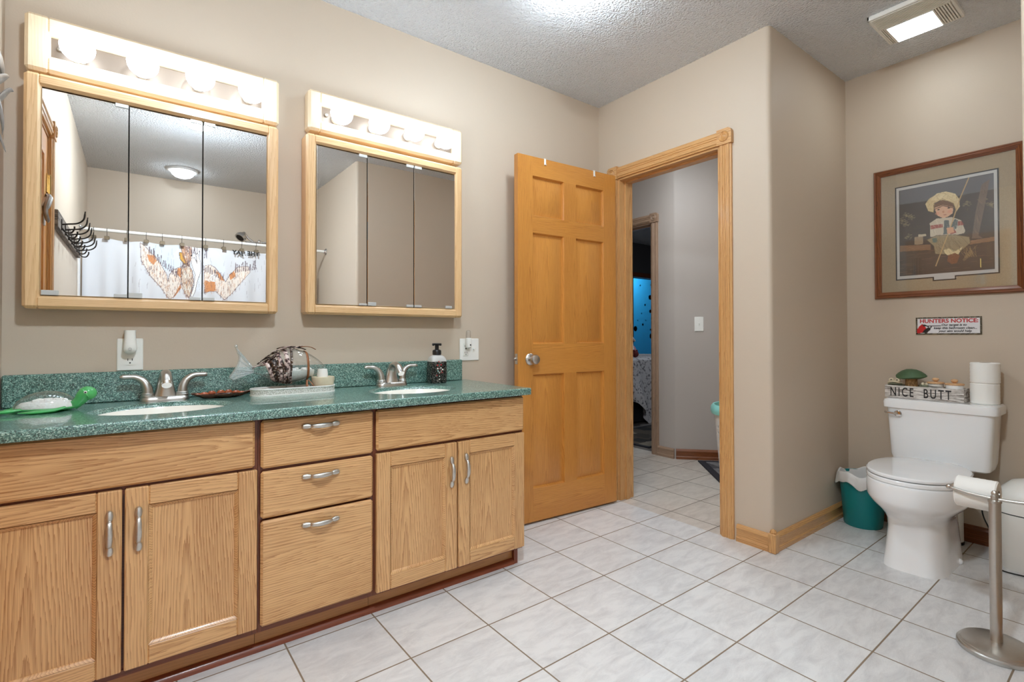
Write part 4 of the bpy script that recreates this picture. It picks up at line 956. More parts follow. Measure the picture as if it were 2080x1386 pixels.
mb.tube(bez([(.53, fy-.01, .978), (.552, fy-.018, .981), (.575, fy-.02, .977), (.592, fy-.018, .968)], 5), .0045, 8, 0, True, .35, (0, 0, 1)); mb.build('bow', root); mb = MB(M['ribbon_brown']); mb.tube(bez([(.562, fy-.03, .845), (.575, fy-.04, .826), (.582, fy-.045, .812)], 4), .004, 8, 0, True, .4); mb.build('ribbon_end', root)
mb = MB(M['ribbon_brown']); mb.tube(bez([(.556, fy-.03, .845), (.553, fy-.04, .826), (.556, fy-.044, .812)], 4), .004, 8, 0, True, .4); mb.build('ribbon_end', root)
# --- small bowl with white cup
bc = (.622, yt_+.004); root = thing('small_bowl', 'cream stone bowl at the right end of the white tray', 'bowl', (bc[0], bc[1], Z+.0055))
mb = MB(M['cream']); mb.lathe([(.001, 0), (.036, 0), (.038, .004), (.043, .028), (.046, .046), (.0455, .0555), (.042, .0565), (.040, .052), (.036, .044), (.001, .040)], (bc[0], bc[1], Z+.0055), 28); mb.build('bowl', root)
mb = MB(M['white_plastic']); mb.lathe([(.001, .0), (.0225, .0), (.0215, .03), (.019, .046), (.018, .047), (.001, .047)], (bc[0]-.002, bc[1], Z+.046), 24)
tag(mb.build('cap'), 'white tapered cap upside down in the cream stone bowl', 'cap')
# --- soap dispenser
bx, by = 1.171, 2.205; root = thing('soap_dispenser', 'black printed soap bottle with black pump by the right faucet', 'soap dispenser', (bx, by, Z)); a_ = .0405
mb = MB([M['label'], M['steel_grey'], M['clear']])
def sq(s_, z, n=8.): return superel(bx, by, a_*s_, a_*.78*s_, n, 32, Z+z)
mb.loft([sq(.92, .0), sq(.98, .003), sq(1, .01), sq(1, .105)], 0); mb.loft([sq(1, .105), sq(.98, .118, 4), sq(.85, .128, 3.), sq(.62, .134, 2.4), sq(.5, .136, 2)], 1, False); mb.build('bottle', root)
mb = MB([M['red'], M['aqua'], M['sink']])
for k in range(20):
    px, pz = bx+RNG.randn()*.007, Z+.06+RNG.randn()*.018; rr = .0022+.0035*RNG.rand(); an = RNG.rand()*3
    mb.prism([(px+rr*math.cos(t_)*(1 if j % 2 else .5), pz+rr*math.sin(t_)*(1 if j % 2 else .5)) for j, t_ in enumerate(np.linspace(an, an+2*PI, 9)[:-1])], a_*.78+.0002, a_*.78+.0006, [0, 0, 0, 1, 2, 2][k % 6], frame((0, by, 0), (1, 0, 0), (0, 0, 1)))
mb.build('printed_label', root)
mb = MB(M['black_plastic']); mb.lathe([(.019, .136), (.0215, .139), (.0215, .156), (.0195, .160), (.011, .163), (.0095, .165), (.0095, .184)], (bx, by, Z), 22)
mb.loft([[(bx+x, by+y, Z+z) for x, y in [(-.008, .011), (.008, .011), (.010, -.012), (.006, -.034), (-.006, -.034), (-.010, -.012)]] for z in (.183, .190)])
mb.box((bx-.022, by-.012, Z+.1865), (bx+.022, by+.012, Z+.1935), bev=.0035); mb.box((bx-.0235, by-.008, Z+.181), (bx-.015, by+.008, Z+.190), bev=.003); mb.box((bx+.015, by-.008, Z+.181), (bx+.0235, by+.008, Z+.190), bev=.003); mb.build('pump', root)

# ================================================================ TOILET NOOK
ty = .722; root = thing('toilet', 'white two-piece toilet with a closed lid in the nook', 'toilet', (2.9, ty, 0))
mb = MB(M['white'])
RG = [(0, 2.862, .218, .118, 4.), (.012, 2.862, .215, .116, 4.), (.05, 2.865, .208, .112, 4.), (.11, 2.868, .201, .108, 3.8), (.17, 2.866, .199, .105, 3.5), (.205, 2.858, .203, .108, 3.1), (.232, 2.842, .213, .119, 2.7), (.258, 2.823, .227, .139, 2.4), (.280, 2.808, .238, .160, 2.25), (.298, 2.799, .243, .174, 2.15), (.312, 2.796, .2445, .180, 2.15), (.345, 2.795, .245, .182, 2.15), (.372, 2.794, .244, .181, 2.15), (.382, 2.794, .241, .178, 2.15), (.386, 2.794, .232, .168, 2.15)]
mb.loft([superel(cx, ty, a, b, n, 56, z) for z, cx, a, b, n in RG])
mb.loft([superel(3.10, ty, a, b, 4., 32, z) for z, a, b in ((.255, .10, .085), (.285, .13, .10), (.33, .165, .115), (.372, .175, .125), (.3845, .172, .122))])
for sg in (-1, 1): mb.sphere((2.93, ty+sg*.112, .012), .016, 12, 0, (1, 1, .9))
mb.build('bowl', root)
def egg(s_, z, cx=2.800, a=.243, b=.183, back=3.02):
    o = []
    for x, y, _ in superel(cx, ty, a*s_, b*s_, 2.15, 56): o.append((min(x, back), y, z))
    return o
mb = MB(M['white']); mb.loft([egg(.985, .3875), egg(1.0, .391), egg(1.0, .402), egg(.985, .4065)]); mb.build('seat', root)
mb = MB(M['white']); mb.loft([egg(.975, .4095), egg(.995, .413), egg(.995, .420), egg(.97, .4255), egg(.8, .430), egg(.4, .4325), egg(.05, .433)])
for sg in (-1, 1): mb.box((2.985, ty+sg*.075-.022, .387), (3.035, ty+sg*.075+.022, .425), bev=.008)
mb.build('lid', root)
tyc = .720; mb = MB(M['white'])
mb.loft([superel(3.178, tyc, a, b, 9., 64, z) for z, a, b in ((.386, .082, .178), (.392, .09, .187), (.42, .096, .193), (.64, .102, .206), (.652, .102, .206))]); mb.build('tank', root)
mb = MB(M['white']); mb.loft([superel(3.178, tyc, a, b, 9., 64, z) for z, a, b in ((.6525, .104, .210), (.655, .111, .221), (.682, .112, .223), (.694, .109, .219), (.699, .100, .209))]); mb.build('tank_lid', root)
mb = MB(M['chrome']); lx = 3.0745; mb.lathe([(.0005, -.012), (.012, -.011), (.016, -.006), (.016, 0)], (lx, .872, .626), 16, 0, 'x')
mb.tube(bez([(lx-.010, .872, .626), (lx-.017, .885, .627), (lx-.019, .905, .629), (lx-.017, .925, .632)], 5), [.006]*6+[.0052]*5+[.0062]*4+[.004], 10); mb.build('flush_lever', root)
# whitewashed box with lettering
zt = .699; BX0, BX1, BY0, BY1 = 3.128, 3.235, .626, .944
root = thing('wooden_box', 'whitewashed wooden box lettered NICE BUTT on the toilet tank', 'box', ((BX0+BX1)/2, (BY0+BY1)/2, zt)); h = .064
mb = MB([M['whitewash'], M['gap']]); q = .009
mb.box((BX0, BY0, zt+.0005), (BX0+q, BY1, zt+h), grain=1, bev=.001); mb.box((BX1-q, BY0, zt+.0005), (BX1, BY1, zt+h), grain=1, bev=.001)
for a in (BY0, BY1-q):
    mb.box((BX0+q, a, zt+.0005), (BX1-q, a+q, zt+.032), grain=0); mb.box((BX0+q, a, zt+.048), (BX1-q, a+q, zt+h), grain=0); mb.box((BX0+q, a, zt+.032), (BX0+.034, a+q, zt+.048), grain=0); mb.box((BX1-.034, a, zt+.032), (BX1-q, a+q, zt+.048), grain=0)
mb.box((BX0+q, BY0+q, zt+.0005), (BX1-q, BY1-q, zt+.008), grain=1); mb.build('crate', root)
mb = MB(M['ink']); text(mb, 'NICE  BUTT', .064, frame((BX0-.0002, .797, zt+.0105), (0, -1, 0), (0, 0, 1)), 0, .0006, .0006, 0, .58, 'CENTER', 1.32); mb.build('lettering', root)
# mushroom, frogs, jars
zi = zt+.008; mxx, my = 3.190, .846
root = thing('mushroom_figurine', 'green-capped carved mushroom standing in the wooden box', 'mushroom figurine', (mxx, my, zi))
mb = MB(M['mush_stem']); mb.lathe([(.031, 0), (.030, .02), (.0255, .05), (.024, .085), (.026, .1)], (mxx, my, zi), 20, sy=1.05); mb.build('stem', root)
mb = MB(M['mush_cap']); rr_ = []
for rd, z in ((.02, .098), (.05, .092), (.064, .097), (.066, .101), (.058, .112), (.042, .127), (.022, .138), (.001, .141)):
    rr_.append([(mxx+rd*.85*math.cos(a), my+rd*math.sin(a), zi+z-.008*(rd/.066)**2*math.cos(2*a+.6)-.004*(rd/.066)**2*math.cos(3*a)) for a in np.linspace(0, 2*PI, 33)[:-1]])
mb.loft(rr_); mb.build('cap', root)
def frog(c, s_, label):
    root = thing('frog_figurine', label, 'frog figurine', c); cx, cy, cz = c
    mb = MB(M['frog']); mb.lathe([(.027, 0), (.029, .012), (.022, .034), (.017, .05), (.02, .058)], c, 18); 
    for sg in (-1, 1): mb.tube(bez([(cx-.006, cy+sg*.018, cz+.045), (cx-.014, cy+sg*.03, cz+.03), (cx-.018, cy+sg*.026, cz+.012)], 4), .006, 8)
    mb.build('body', root)
    mb = MB([M['frog'], M['cream']])
    for z0, m_ in ((.056, 0), (.066, 1)):
        mb.loft([[(cx-.006+a*.85*math.cos(t_), cy+a*math.sin(t_), cz+z0+zz+.004*math.cos(2*t_)) for t_ in np.linspace(0, 2*PI, 25)[:-1]] for a, zz in ((.012, 0), (.031, .001), (.034, .0045), (.030, .008), (.014, .0105), (.001, .011))], m_)
    mb.build('head', root)
    for sg in (-1, 1):
        mb = MB([M['cream'], M['ink']]); mb.sphere((cx-.010, cy+sg*.014, cz+.081), .0115, 14, 0); mb.sphere((cx-.0195, cy+sg*.013, cz+.083), .0035, 8, 1); mb.build('eye', root)
    return root
frog((3.169, .909, zi), 1, 'big-eyed grey stone frog at the left end of the wooden box')
root = thing('shell_figurine', 'tiny grey stacked shell figure between mushroom and jars', 'figurine', (3.168, .783, zi)); mb = MB(M['frog'])
mb.lathe([(.018, 0), (.018, .04), (.026, .052), (.024, .058), (.025, .061), (.022, .066)], (3.168, .783, zi), 18); mb.build('stack', root)
mb = MB(M['cream']); [mb.sphere((3.160, .783+sg*.008, zi+.069), .008, 12) for sg in (-1, 1)]; mb.build('eyes', root)
for cy, rr, mt, lab in ((.742, .031, 'birch', 'birch-bark jar with a wooden lid, next to the mushroom'), (.669, .034, 'white', 'white jar with a wooden lid at the right end of the wooden box')):
    root = thing('jar', lab, 'jar', (3.17, cy, zi), 'lidded jars in the wooden box'); hh = .074 if mt == 'birch' else .072
    mb = MB(M[mt]); mb.lathe([(rr*.96, 0), (rr, .004), (rr, hh-.006), (rr*.96, hh)], (3.17, cy, zi), 24); mb.build('body', root)
    mb = MB(M['pale_wood']); mb.lathe([(rr+.002, hh+.0005), (rr+.0035, hh+.002), (rr+.0035, hh+.007), (rr, hh+.009), (.006, hh+.0095)], (3.17, cy, zi), 24); mb.build('lid', root)
    mb = MB(M['pale_wood']); mb.lathe([(.006, hh+.009), (.007, hh+.012), (.0135, hh+.017), (.0145, hh+.022), (.011, hh+.028), (.001, hh+.030)], (3.17, cy, zi), 16); mb.build('knob', root)
# toilet rolls
def roll(c, R, h, axis, label, group=None, name='toilet_roll'):
    root = thing(name, label, 'toilet roll', c, group); mb = MB([M['paper'], M['cardboard']]); n = 40; prof = [(.021, 0)]+[(R-.004, 0), (R, .004)]
    k = 10
    for i in range(1, k): prof.append((R-(.0006 if i % 2 else 0), .004+(h-.008)*i/k))
    prof += [(R, h-.004), (R-.004, h), (.021, h)]
    mb.lathe(prof, c, n, 0, axis, False); mb.build('paper', root)
    mb = MB(M['cardboard']); mb.lathe([(.0205, .0), (.0205, h), (.0195, h), (.0195, 0), (.0205, 0)], c, 24, 0, axis, False); mb.build('core', root)
    return root
rx, ry = 3.188, .562
roll((rx, ry, zt+.0005), .0535, .0965, 'z', 'lower white toilet roll of the stack on the toilet tank', 'toilet rolls on the tank')
roll((rx+.001, ry-.001, zt+.0975), .0545, .0965, 'z', 'upper white toilet roll of the stack on the toilet tank', 'toilet rolls on the tank')
# waste bin with liner
wc = (3.135, 1.052); root = thing('waste_bin', 'teal plastic waste bin in the corner beside the toilet', 'waste bin', (wc[0], wc[1], 0))
mb = MB(M['teal']); mb.lathe([(.001, .002), (.086, 0), (.089, .004), (.108, .262), (.112, .266), (.112, .272), (.107, .272), (.104, .26), (.086, .008), (.001, .008)], (wc[0], wc[1], 0), 40); mb.build('tub', root)
mb = MB(M['liner']); rr_ = []
for rd, z, wv in ((.080, .012, .001), (.096, .15, .004), (.1025, .262, .001), (.106, .276, .002), (.112, .280, .003), (.117, .274, .003), (.120, .25, .006), (.122, .225, .010), (.119, .219, .010)):
    rr_.append([(wc[0]+(rd+wv*(math.sin(7*a)*.35+math.sin(13*a+1)*.3))*math.cos(a), wc[1]+min((rd+wv*(math.sin(7*a)*.35+math.sin(13*a+1)*.3))*math.sin(a), .1235), z+(.3+wv*60)*.012*(math.sin(5*a+.5)+.6*math.sin(9*a)+(.9*math.cos(2*a+.9)))*(1 if z > .2 else 0)) for a in np.linspace(0, 2*PI, 73)[:-1]])
mb.loft(rr_, 0, False); mb.build('liner_bag', None); bag = bpy.data.objects['liner_bag']; bag.name = 'bin_liner'; tag(bag, 'white plastic bag folded over the rim of the teal bin', 'bin liner')
# paper stand
px, py = 2.222, .371; root = thing('paper_stand', 'brushed nickel floor stand holding a toilet roll', 'paper stand', (px, py, 0))
mb = MB(M['nickel']); mb.lathe([(.001, 0), (.098, 0), (.1, .003), (.1, .013), (.096, .016), (.0955, .019), (.091, .021), (.0905, .024), (.085, .027), (.05, .031), (.018, .033)], (px, py, 0), 56); mb.build('base', root)
mb = MB(M['nickel']); mb.lathe([(.0155, .032), (.0155, .478), (.0175, .480), (.0175, .486), (.0105, .488), (.0105, .500), (.008, .502), (.0095, .506), (.009, .512), (.005, .517), (.0005, .518)], (px, py, 0), 28); mb.build('pole', root)
mb = MB(M['nickel']); zz = .494
arm = bez([(px+.060, py+.1185, zz-.002), (px+.035, py+.126, zz+.003), (px+.010, py+.110, zz+.005), (px+.002, py+.06, zz-.001), (px, py, zz-.003), (px+.002, py-.06, zz-.001), (px+.010, py-.110, zz+.005), (px+.035, py-.126, zz+.003), (px+.060, py-.1185, zz-.002)], 6)
mb.tube(arm, .0052, 12)
for sg in (-1, 1): mb.sphere((px+.020, py+sg*.1195, zz+.005), .0095, 14); mb.sphere((px+.06, py+sg*.118, zz-.002), .0105, 14); mb.lathe([(.014, -.008), (.017, -.003), (.012, .006), (.006, .009)] if sg < 0 else [(.006, -.009), (.012, -.006), (.017, .003), (.014, .008)], (px+.060, py+sg*.110, zz-.002), 16, 0, 'y')
mb.build('arm', root)
mb = MB(M['nickel']); mb.lathe([(.0085, -.004), (.0085, .108)], (px+.060, py, zz-.002), 16, 0, 'y'); mb.build('roller', root)
root = thing('toilet_roll', 'white toilet roll hanging on the nickel floor stand', 'toilet roll', (px+.066, py+.002, zz-.06)); mb = MB(M['paper']); R = .052; rzc = zz-.012
prof = [(.021, 0), (R-.004, 0), (R, .004)]+[(R-(.0007 if i % 2 else 0), .004+.100*i/12) for i in range(1, 12)]+[(R, .104), (R-.004, .108), (.021, .108)]
mb.lathe(prof, (px+.066, py+.001, rzc), 44, 0, 'y', False); mb.build('paper', root)
mb = MB(M['cardboard']); mb.lathe([(.0205, .0), (.0205, .108), (.0195, .108), (.0195, 0), (.0205, 0)], (px+.066, py+.001, rzc), 24, 0, 'y', False); mb.build('core', root)
# brush holder behind the toilet, white bin with domed lid, cord
root = thing('brush_holder', 'white cylinder brush holder with a black foot behind the toilet', 'brush holder', (3.215, .692, 0))
mb = MB(M['black']); mb.lathe([(.001, 0), (.044, 0), (.045, .003), (.045, .012), (.04, .014)], (3.215, .692, 0), 28); mb.build('foot', root)
mb = MB(M['white_plastic']); mb.lathe([(.042, .0145), (.0415, .222), (.038, .227), (.001, .228)], (3.215, .692, 0), 28); mb.build('cylinder', root)
mb = MB(M['white_plastic']); bcx, bcy = 3.14, .39; root = thing('lidded_bin', 'white plastic bin with domed lid behind the paper stand', 'bin', (bcx, bcy, 0))
mb.loft([superel(bcx, bcy, a, b, 3.2, 36, z) for z, a, b in ((0, .112, .112), (.012, .118, .118), (.24, .126, .126))]); mb.build('body', root)
mb = MB(M['black']); mb.loft([superel(bcx, bcy, .1225, .1225, 3.2, 36, z) for z in (.2401, .2449)]); mb.build('seam', root)
mb = MB(M['white_plastic']); mb.loft([superel(bcx, bcy, a, b, n, 36, z) for z, a, b, n in ((.245, .126, .126, 3.2), (.30, .125, .125, 3.), (.34, .110, .110, 2.6), (.370, .08, .08, 2.2), (.385, .035, .035, 2), (.388, .004, .004, 2))]); mb.build('lid', root)
root = thing('plug', 'white plug with black cord low on the wall beside the white bin', 'plug', (XT, .545, .20))
mb = MB(M['white_plastic']); mb.lathe([(.001, -.03), (.026, -.028), (.03, -.016), (.03, 0)], (XT, .548, .262), 20, 0, 'x'); mb.box((XT-.024, .542, .200), (XT, .566, .226), bev=.004); mb.build('body', root)
mb = MB(M['black']); mb.tube(bez([(XT-.02, .556, .232), (XT-.024, .572, .222), (XT-.02, .578, .204), (XT-.024, .592, .178), (XT-.03, .585, .14), (XT-.045, .565, .1), (XT-.05, .553, .06), (XT-.07, .535, .004), (XT-.12, .522, .003), (XT-.19, .520, .003), (XT-.26, .515, .003), (XT-.31, .47, .003), (XT-.3, .38, .003)], 6), .0028, 8); mb.build('cord', root)
# framed print
root = thing('framed_picture', 'oak-framed print of a boy in a straw hat fishing, above the toilet', 'picture', (XT, .73, 1.224)); X0 = XT-.001
fy0, fy1, fz0, fz1 = .427, 1.034, 1.224, 1.931; fw = .034
mb = MB(M['oak_red']); pr = [(0, 0), (.012, 0), (.022, .006), (.020, .012), (.024, .017), (.020, .026), (.012, .03), (.008, .034), (0, .034)]
def fr_ring(d, e): return [(X0-d, fy0+e, fz0+e), (X0-d, fy1-e, fz0+e), (X0-d, fy1-e, fz1-e), (X0-d, fy0+e, fz1-e)]
cs = [(0, 0), (.013, 0), (.022, .006), (.019, .012), (.023, .018), (.017, .027), (.013, .0335), (.006, .034)]
R4 = [fr_ring(d, e) for d, e in cs]
for k in range(4):
    k2 = (k+1) % 4; ou = random.uniform(0, 9)
    for i in range(len(cs)-1):
        q = [R4[i][k], R4[i][k2], R4[i+1][k2], R4[i+1][k]]; ln = (Vector(q[0])-Vector(q[1])).length
        mb.add(q, [[3, 2, 1, 0]], 0, [[(ou, i*.008+.008), (ou+ln, i*.008+.008), (ou+ln, i*.008), (ou, i*.008)]], False)
mb.build('frame', root)
mb = MB(M['mat']); mb.box((X0-.007, fy0+.03, fz0+.03), (X0-.001, fy1-.03, fz1-.03)); mb.build('mat_board', root)
mb = MB([M['steel_grey'], M['ink']]); Fp = frame((X0-.0073, 0, 0), (0, -1, 0), (0, 0, 1))
def pp(pts, e=0): return [(-a, b) for a, b in pts]
ay0, ay1, az0, az1 = .520, .936, 1.319, 1.826
mb.prism(pp([(ay1, az0), (.777, az0), (.777, 1.303), (.682, 1.303), (.682, az0), (ay0, az0), (ay0, az1), (ay1, az1)]), 0, .0004, 1, Fp)
mb.prism(pp([(ay1-.006, az0+.006), (.771, az0+.006), (.771, 1.309), (.688, 1.309), (.688, az0+.006), (ay0+.006, az0+.006), (ay0+.006, az1-.006), (ay1-.006, az1-.006)]), .0004, .0008, 0, Fp); mb.build('inner_mat', root)
R = Raster(.538, .918, 1.341, 1.806, 228, 280, (66, 58, 55)); g = (R.Y-1.341)/.465
R.C *= (.85+.25*g)[..., None]; R.put(g < .33, (74, 64, 56), .8)
for k in range(60):
    yy = 1.345+.14*RNG.rand(); xx = .54+.37*RNG.rand(); R.line([(xx, yy), (xx+.06*RNG.rand(), yy)], .0022, (110+40*RNG.rand(), 96, 76), .5)
R.poly(ART['sky'], (112, 110, 114), .8)
for cx, cz in ((.885, 1.665), (.905, 1.64), (.862, 1.655), (.64, 1.675), (.58, 1.68), (.89, 1.62), (.55, 1.655), (.88, 1.55)):
    for k in range(26): a = RNG.rand()*6.3; d_ = RNG.rand()*.018; R.ell(cx+d_*math.cos(a), cz+d_*math.sin(a), .004, .002, (150, 134, 104), .55)
for k, c in (('board', (140, 104, 76)), ('boardr', (150, 112, 84)), ('post', (166, 144, 116)), ('ptop', (206, 190, 160)), ('timber', (118, 98, 86))): R.poly(ART[k], c, .92)
for k in range(16): x_ = .84+RNG.randn()*.012; R.line([(x_, 1.34), (x_, 1.43)], .002, (52, 44, 40), .6)
R.poly(ART['hat'], (214, 190, 142)); R.poly(ART['crown'], (226, 206, 160)); R.poly(ART['hair'], (112, 78, 54)); R.poly(ART['face'], (220, 174, 142)); R.line(ART['hat'][7:13], .003, (150, 120, 80), .8); R.line(ART['hair'][3:], .004, (84, 56, 40), .8)
fx, fz = .729, 1.657
for dx in (.0205, -.0205): R.ell(fx+dx, fz+.013, .0055, .003, (60, 40, 30)); R.line([(fx+dx-.009, fz+.0225), (fx+dx+.009, fz+.021)], .0022, (110, 70, 50))
R.ell(fx+.001, fz-.002, .0045, .006, (198, 140, 110)); R.line([(fx-.012, fz-.019), (fx+.002, fz-.018)], .0022, (150, 80, 70)); R.ell(fx+.026, fz-.006, .009, .008, (222, 150, 124), .6); R.ell(fx-.024, fz-.006, .009, .008, (222, 150, 124), .6)
R.poly(ART['torso'], (204, 190, 168)); [R.poly(ART[k], (150, 66, 58), .85) for k in ('str1', 'str2', 'str3')]; R.poly(ART['overall'], (96, 104, 104)); R.poly(ART['jeans'], (156, 140, 110)); R.line(ART['jeans'], .003, (92, 78, 60), .8, True)
R.poly(ART['patch'], (96, 116, 110)); R.poly(ART['sock'], (222, 204, 158)); R.poly(ART['shoe'], (126, 80, 52)); R.line(ART['rod'], .0045, (190, 158, 112)); R.poly(ART['hand'], (218, 164, 130)); R.poly(ART['reed1'], (160, 130, 86), .5); R.poly(ART['bobber'], (226, 206, 120))
def strokes(key, n, L, cols, wd=.0022, ang=None, a=.45):
    m_ = R.inside(ART[key]); ys, xs = np.nonzero(m_)
    for j in RNG.choice(len(ys), n):
        x, z = R.X[ys[j], xs[j]], R.Y[ys[j], xs[j]]; t_ = (ang if ang is not None else RNG.rand()*3.14)+RNG.randn()*.25; l = L*(.4+RNG.rand()); c = cols[int(RNG.rand()*len(cols))]
        q = (x+l*math.cos(t_), z+l*math.sin(t_))
        if R.inside(ART[key])[min(R.ny-1, max(0, int((q[1]-1.341)/.465*(R.ny-1)))), min(R.nx-1, max(0, int((q[0]-.538)/.38*(R.nx-1))))]: R.line([(x, z), q], wd, c, a)
strokes('crown', 50, .02, [(240, 224, 184), (196, 168, 116)], .002, .2); strokes('hat', 70, .02, [(238, 220, 178), (188, 160, 110), (170, 140, 92)], .002); strokes('hair', 40, .014, [(78, 52, 36), (140, 100, 68)], .0016, 1.3)
strokes('jeans', 70, .03, [(176, 162, 132), (120, 106, 82), (104, 92, 72)], .0025, 1.2); strokes('torso', 50, .022, [(224, 212, 192), (170, 156, 134)], .0022, 1.5); strokes('overall', 24, .02, [(70, 78, 80), (120, 126, 124)], .002, 1.5)
strokes('timber', 50, .04, [(140, 118, 102), (92, 76, 66)], .0025, 1.3); strokes('board', 24, .03, [(164, 126, 96), (112, 80, 58)], .002, 0.); strokes('boardr', 24, .03, [(170, 132, 100), (118, 86, 62)], .002, .1); strokes('post', 16, .02, [(190, 168, 138), (138, 118, 92)], .002, 1.57); strokes('shoe', 20, .012, [(150, 100, 68), (96, 58, 36)], .002); strokes('sock', 14, .012, [(200, 180, 134), (236, 222, 180)], .002, 1.2)
for k in range(90):
    xx, yy = .545+.36*RNG.rand(), 1.50+.16*RNG.rand()
    if abs(xx-.73) > .085: R.line([(xx, yy), (xx+.012*RNG.randn(), yy+.014*RNG.rand())], .002, (96+50*RNG.rand(), 84+40*RNG.rand(), 66), .3)
for k in range(14): xx = .60+RNG.rand()*.05; R.line([(xx, 1.41), (xx+.02*RNG.randn(), 1.45+.02*RNG.rand())], .0016, (170, 140, 92), .6)
R.line(ART['rod'], .0040, (196, 164, 118)); R.poly(ART['hand'], (218, 164, 130))
R.mesh('print', lambda X, Y: np.stack([np.full(X.shape, X0-.0084), X, Y], -1), M['art'], root)
mb = MB(M['steel_grey']); 
for k in range(9): mb.box((X0-.0087, .76-.0095*k-.006, 1.3135+.001*(k % 2)), (X0-.0082, .76-.0095*k, 1.3155+.0012*(k % 2)))
mb.build('caption', root)
mb = MB(M['pane']); mb.box((X0-.0125, fy0+.031, fz0+.031), (X0-.0105, fy1-.031, fz1-.031)); mb.build('glass', root)
# tin sign
sy0, sy1, sz0, sz1 = .588, .851, 1.0255, 1.1155; root = thing('tin_sign', 'small white tin sign headed HUNTERS NOTICE under the framed picture', 'sign', (XT, .72, sz0)); X0 = XT-.004
R = Raster(sy0, sy1, sz0, sz1, 132, 46, (226, 224, 226)); e = .0075
cam_ = (R.X < sy0+e) | (R.X > sy1-e) | (R.Y < sz0+e) | (R.Y > sz1-e)
nz = (np.sin(R.X*210+3*np.sin(R.Y*190))+np.sin(R.Y*260+R.X*90)); R.put(cam_ & (nz > .1), (70, 62, 46)); R.put(cam_ & (nz <= .1), (120, 112, 92)); R.put(cam_ & (nz < -.9), (40, 36, 30))
L0 = lambda u, v: (sy1-u*(sy1-sy0), sz0+v*(sz1-sz0))
R.poly([L0(u, v) for u, v in ((.02, .08), (.02, .3), (.06, .5), (.10, .62), (.14, .55), (.17, .35), (.13, .1))], (196, 30, 36)); R.poly([L0(u, v) for u, v in ((.09, .55), (.16, .52), (.20, .42), (.14, .3), (.10, .1), (.17, .08), (.24, .3), (.20, .5), (.13, .6))], (30, 26, 28)); R.line([L0(.12, .5), L0(.40, .5)], .0022, (30, 26, 28)); R.line([L0(.17, .08), L0(.25, .46)], .005, (40, 34, 34))
R.mesh('plate_face', lambda X, Y: np.stack([np.full(X.shape, X0-.0003), X, Y], -1), M['tin'], root)
mb = MB(M['steel_grey']); mb.box((X0, sy0, sz0), (XT-.0005, sy1, sz1), bev=.001); mb.build('plate', root)
mb = MB([M['red'], M['ink']]); X0 -= .0008
text(mb, 'HUNTERS NOTICE:', .0268, frame((X0, (sy0+sy1)/2-.002, sz0+.0615), (0, -1, 0), (0, 0, 1)), 0, .0002, .0008, 0, 1.02); mb.build('heading', root); mb = MB([M['red'], M['ink']])
for i, s_ in enumerate(('Our target is to', 'keep this bathroom clean...', 'your aim would help')): text(mb, s_, .0152, frame((X0, .695-.004*(i > 0), sz0+.0445-.0155*i), (0, -1, 0), (0, 0, 1)), 1, .0002, .0004, .22, 1.02)
mb.build('lettering', root)
# ceiling fan with lamp
vx0, vx1, vy0, vy1 = 2.705, 3.02, .585, .875; zc = ZC; root = thing('fan_light', 'square white ceiling fan grille with a lit lens over the toilet', 'ceiling fan', ((vx0+vx1)/2, (vy0+vy1)/2, zc-.03))
lx0, lx1, ly0, ly1 = 2.842, 3.012, .662, .835
mb = MB(M['white_plastic'])
for a, b in (((vx0, vy0), (vx1, vy0+.012)), ((vx0, vy1-.012), (vx1, vy1)), ((vx0, vy0), (vx0+.012, vy1)), ((vx1-.008, vy0), (vx1, vy1))): mb.box((a[0], a[1], zc-.022), (b[0], b[1], zc-.0005), bev=.003)
mb.box((lx0-.006, ly0-.006, zc-.026), (lx1, ly0, zc-.001)); mb.box((lx0-.006, ly1, zc-.026), (lx1, ly1+.006, zc-.001)); mb.box((lx0-.006, ly0, zc-.026), (lx0, ly1, zc-.001)); mb.build('frame', root)
mb = MB(M['gap']); mb.box((vx0+.008, vy0+.008, zc-.006), (vx1-.006, vy1-.008, zc-.0006)); mb.build('housing', root)
for nm, a, b, ax, n_ in (('slat', (vx0+.012, vy0+.012), (lx0-.006, vy1-.012), 1, 11), ('slat', (lx0-.006, ly1+.006), (vx1-.008, vy1-.012), 0, 3), ('slat', (lx0-.006, vy0+.012), (vx1-.008, ly0-.006), 0, 6)):
    mb = MB(M['white_plastic']); k = 0 if ax == 1 else 1; L = b[k]-a[k]
    for i in range(n_):
        p = a[k]+L*(i+.2)/n_; q = p+L/n_*.55; A = [a[0], a[1], zc-.024]; B = [b[0], b[1], zc-.010]; A[k], B[k] = p, q; mb.box(A, B)
    mb.build('grille', root)
mb = MB(M['fan_lens']); mb.box((lx0, ly0, zc-.0262), (lx1, ly1, zc-.007), bev=.002); mb.build('lens', root)
# round ceiling lamps
for cx, cy, dm, lab in ((1.47, 1.515, 'dome', 'round white ceiling lamp just above the frame, near the oak door'), (.335, .365, 'dome_front', 'round white ceiling lamp above the floor in front of the sinks'), (.33, -.98, 'dome_bath', 'round white ceiling lamp over the bath, seen in the mirror')):
    root = thing('ceiling_lamp', lab, 'ceiling lamp', (cx, cy, zc-.06), 'round ceiling lamps')
    mb = MB(M['steel_grey']); mb.lathe([(.118, -.0005), (.118, -.012), (.112, -.016), (.092, -.016), (.092, -.0005)], (cx, cy, zc), 40, cap=False); mb.build('trim_ring', root)
    mb = MB(M[dm]); mb.lathe([(.0005, -.074), (.03, -.071), (.06, -.060), (.08, -.043), (.0915, -.018), (.0915, -.001)], (cx, cy, zc), 36); mb.build('diffuser', root)
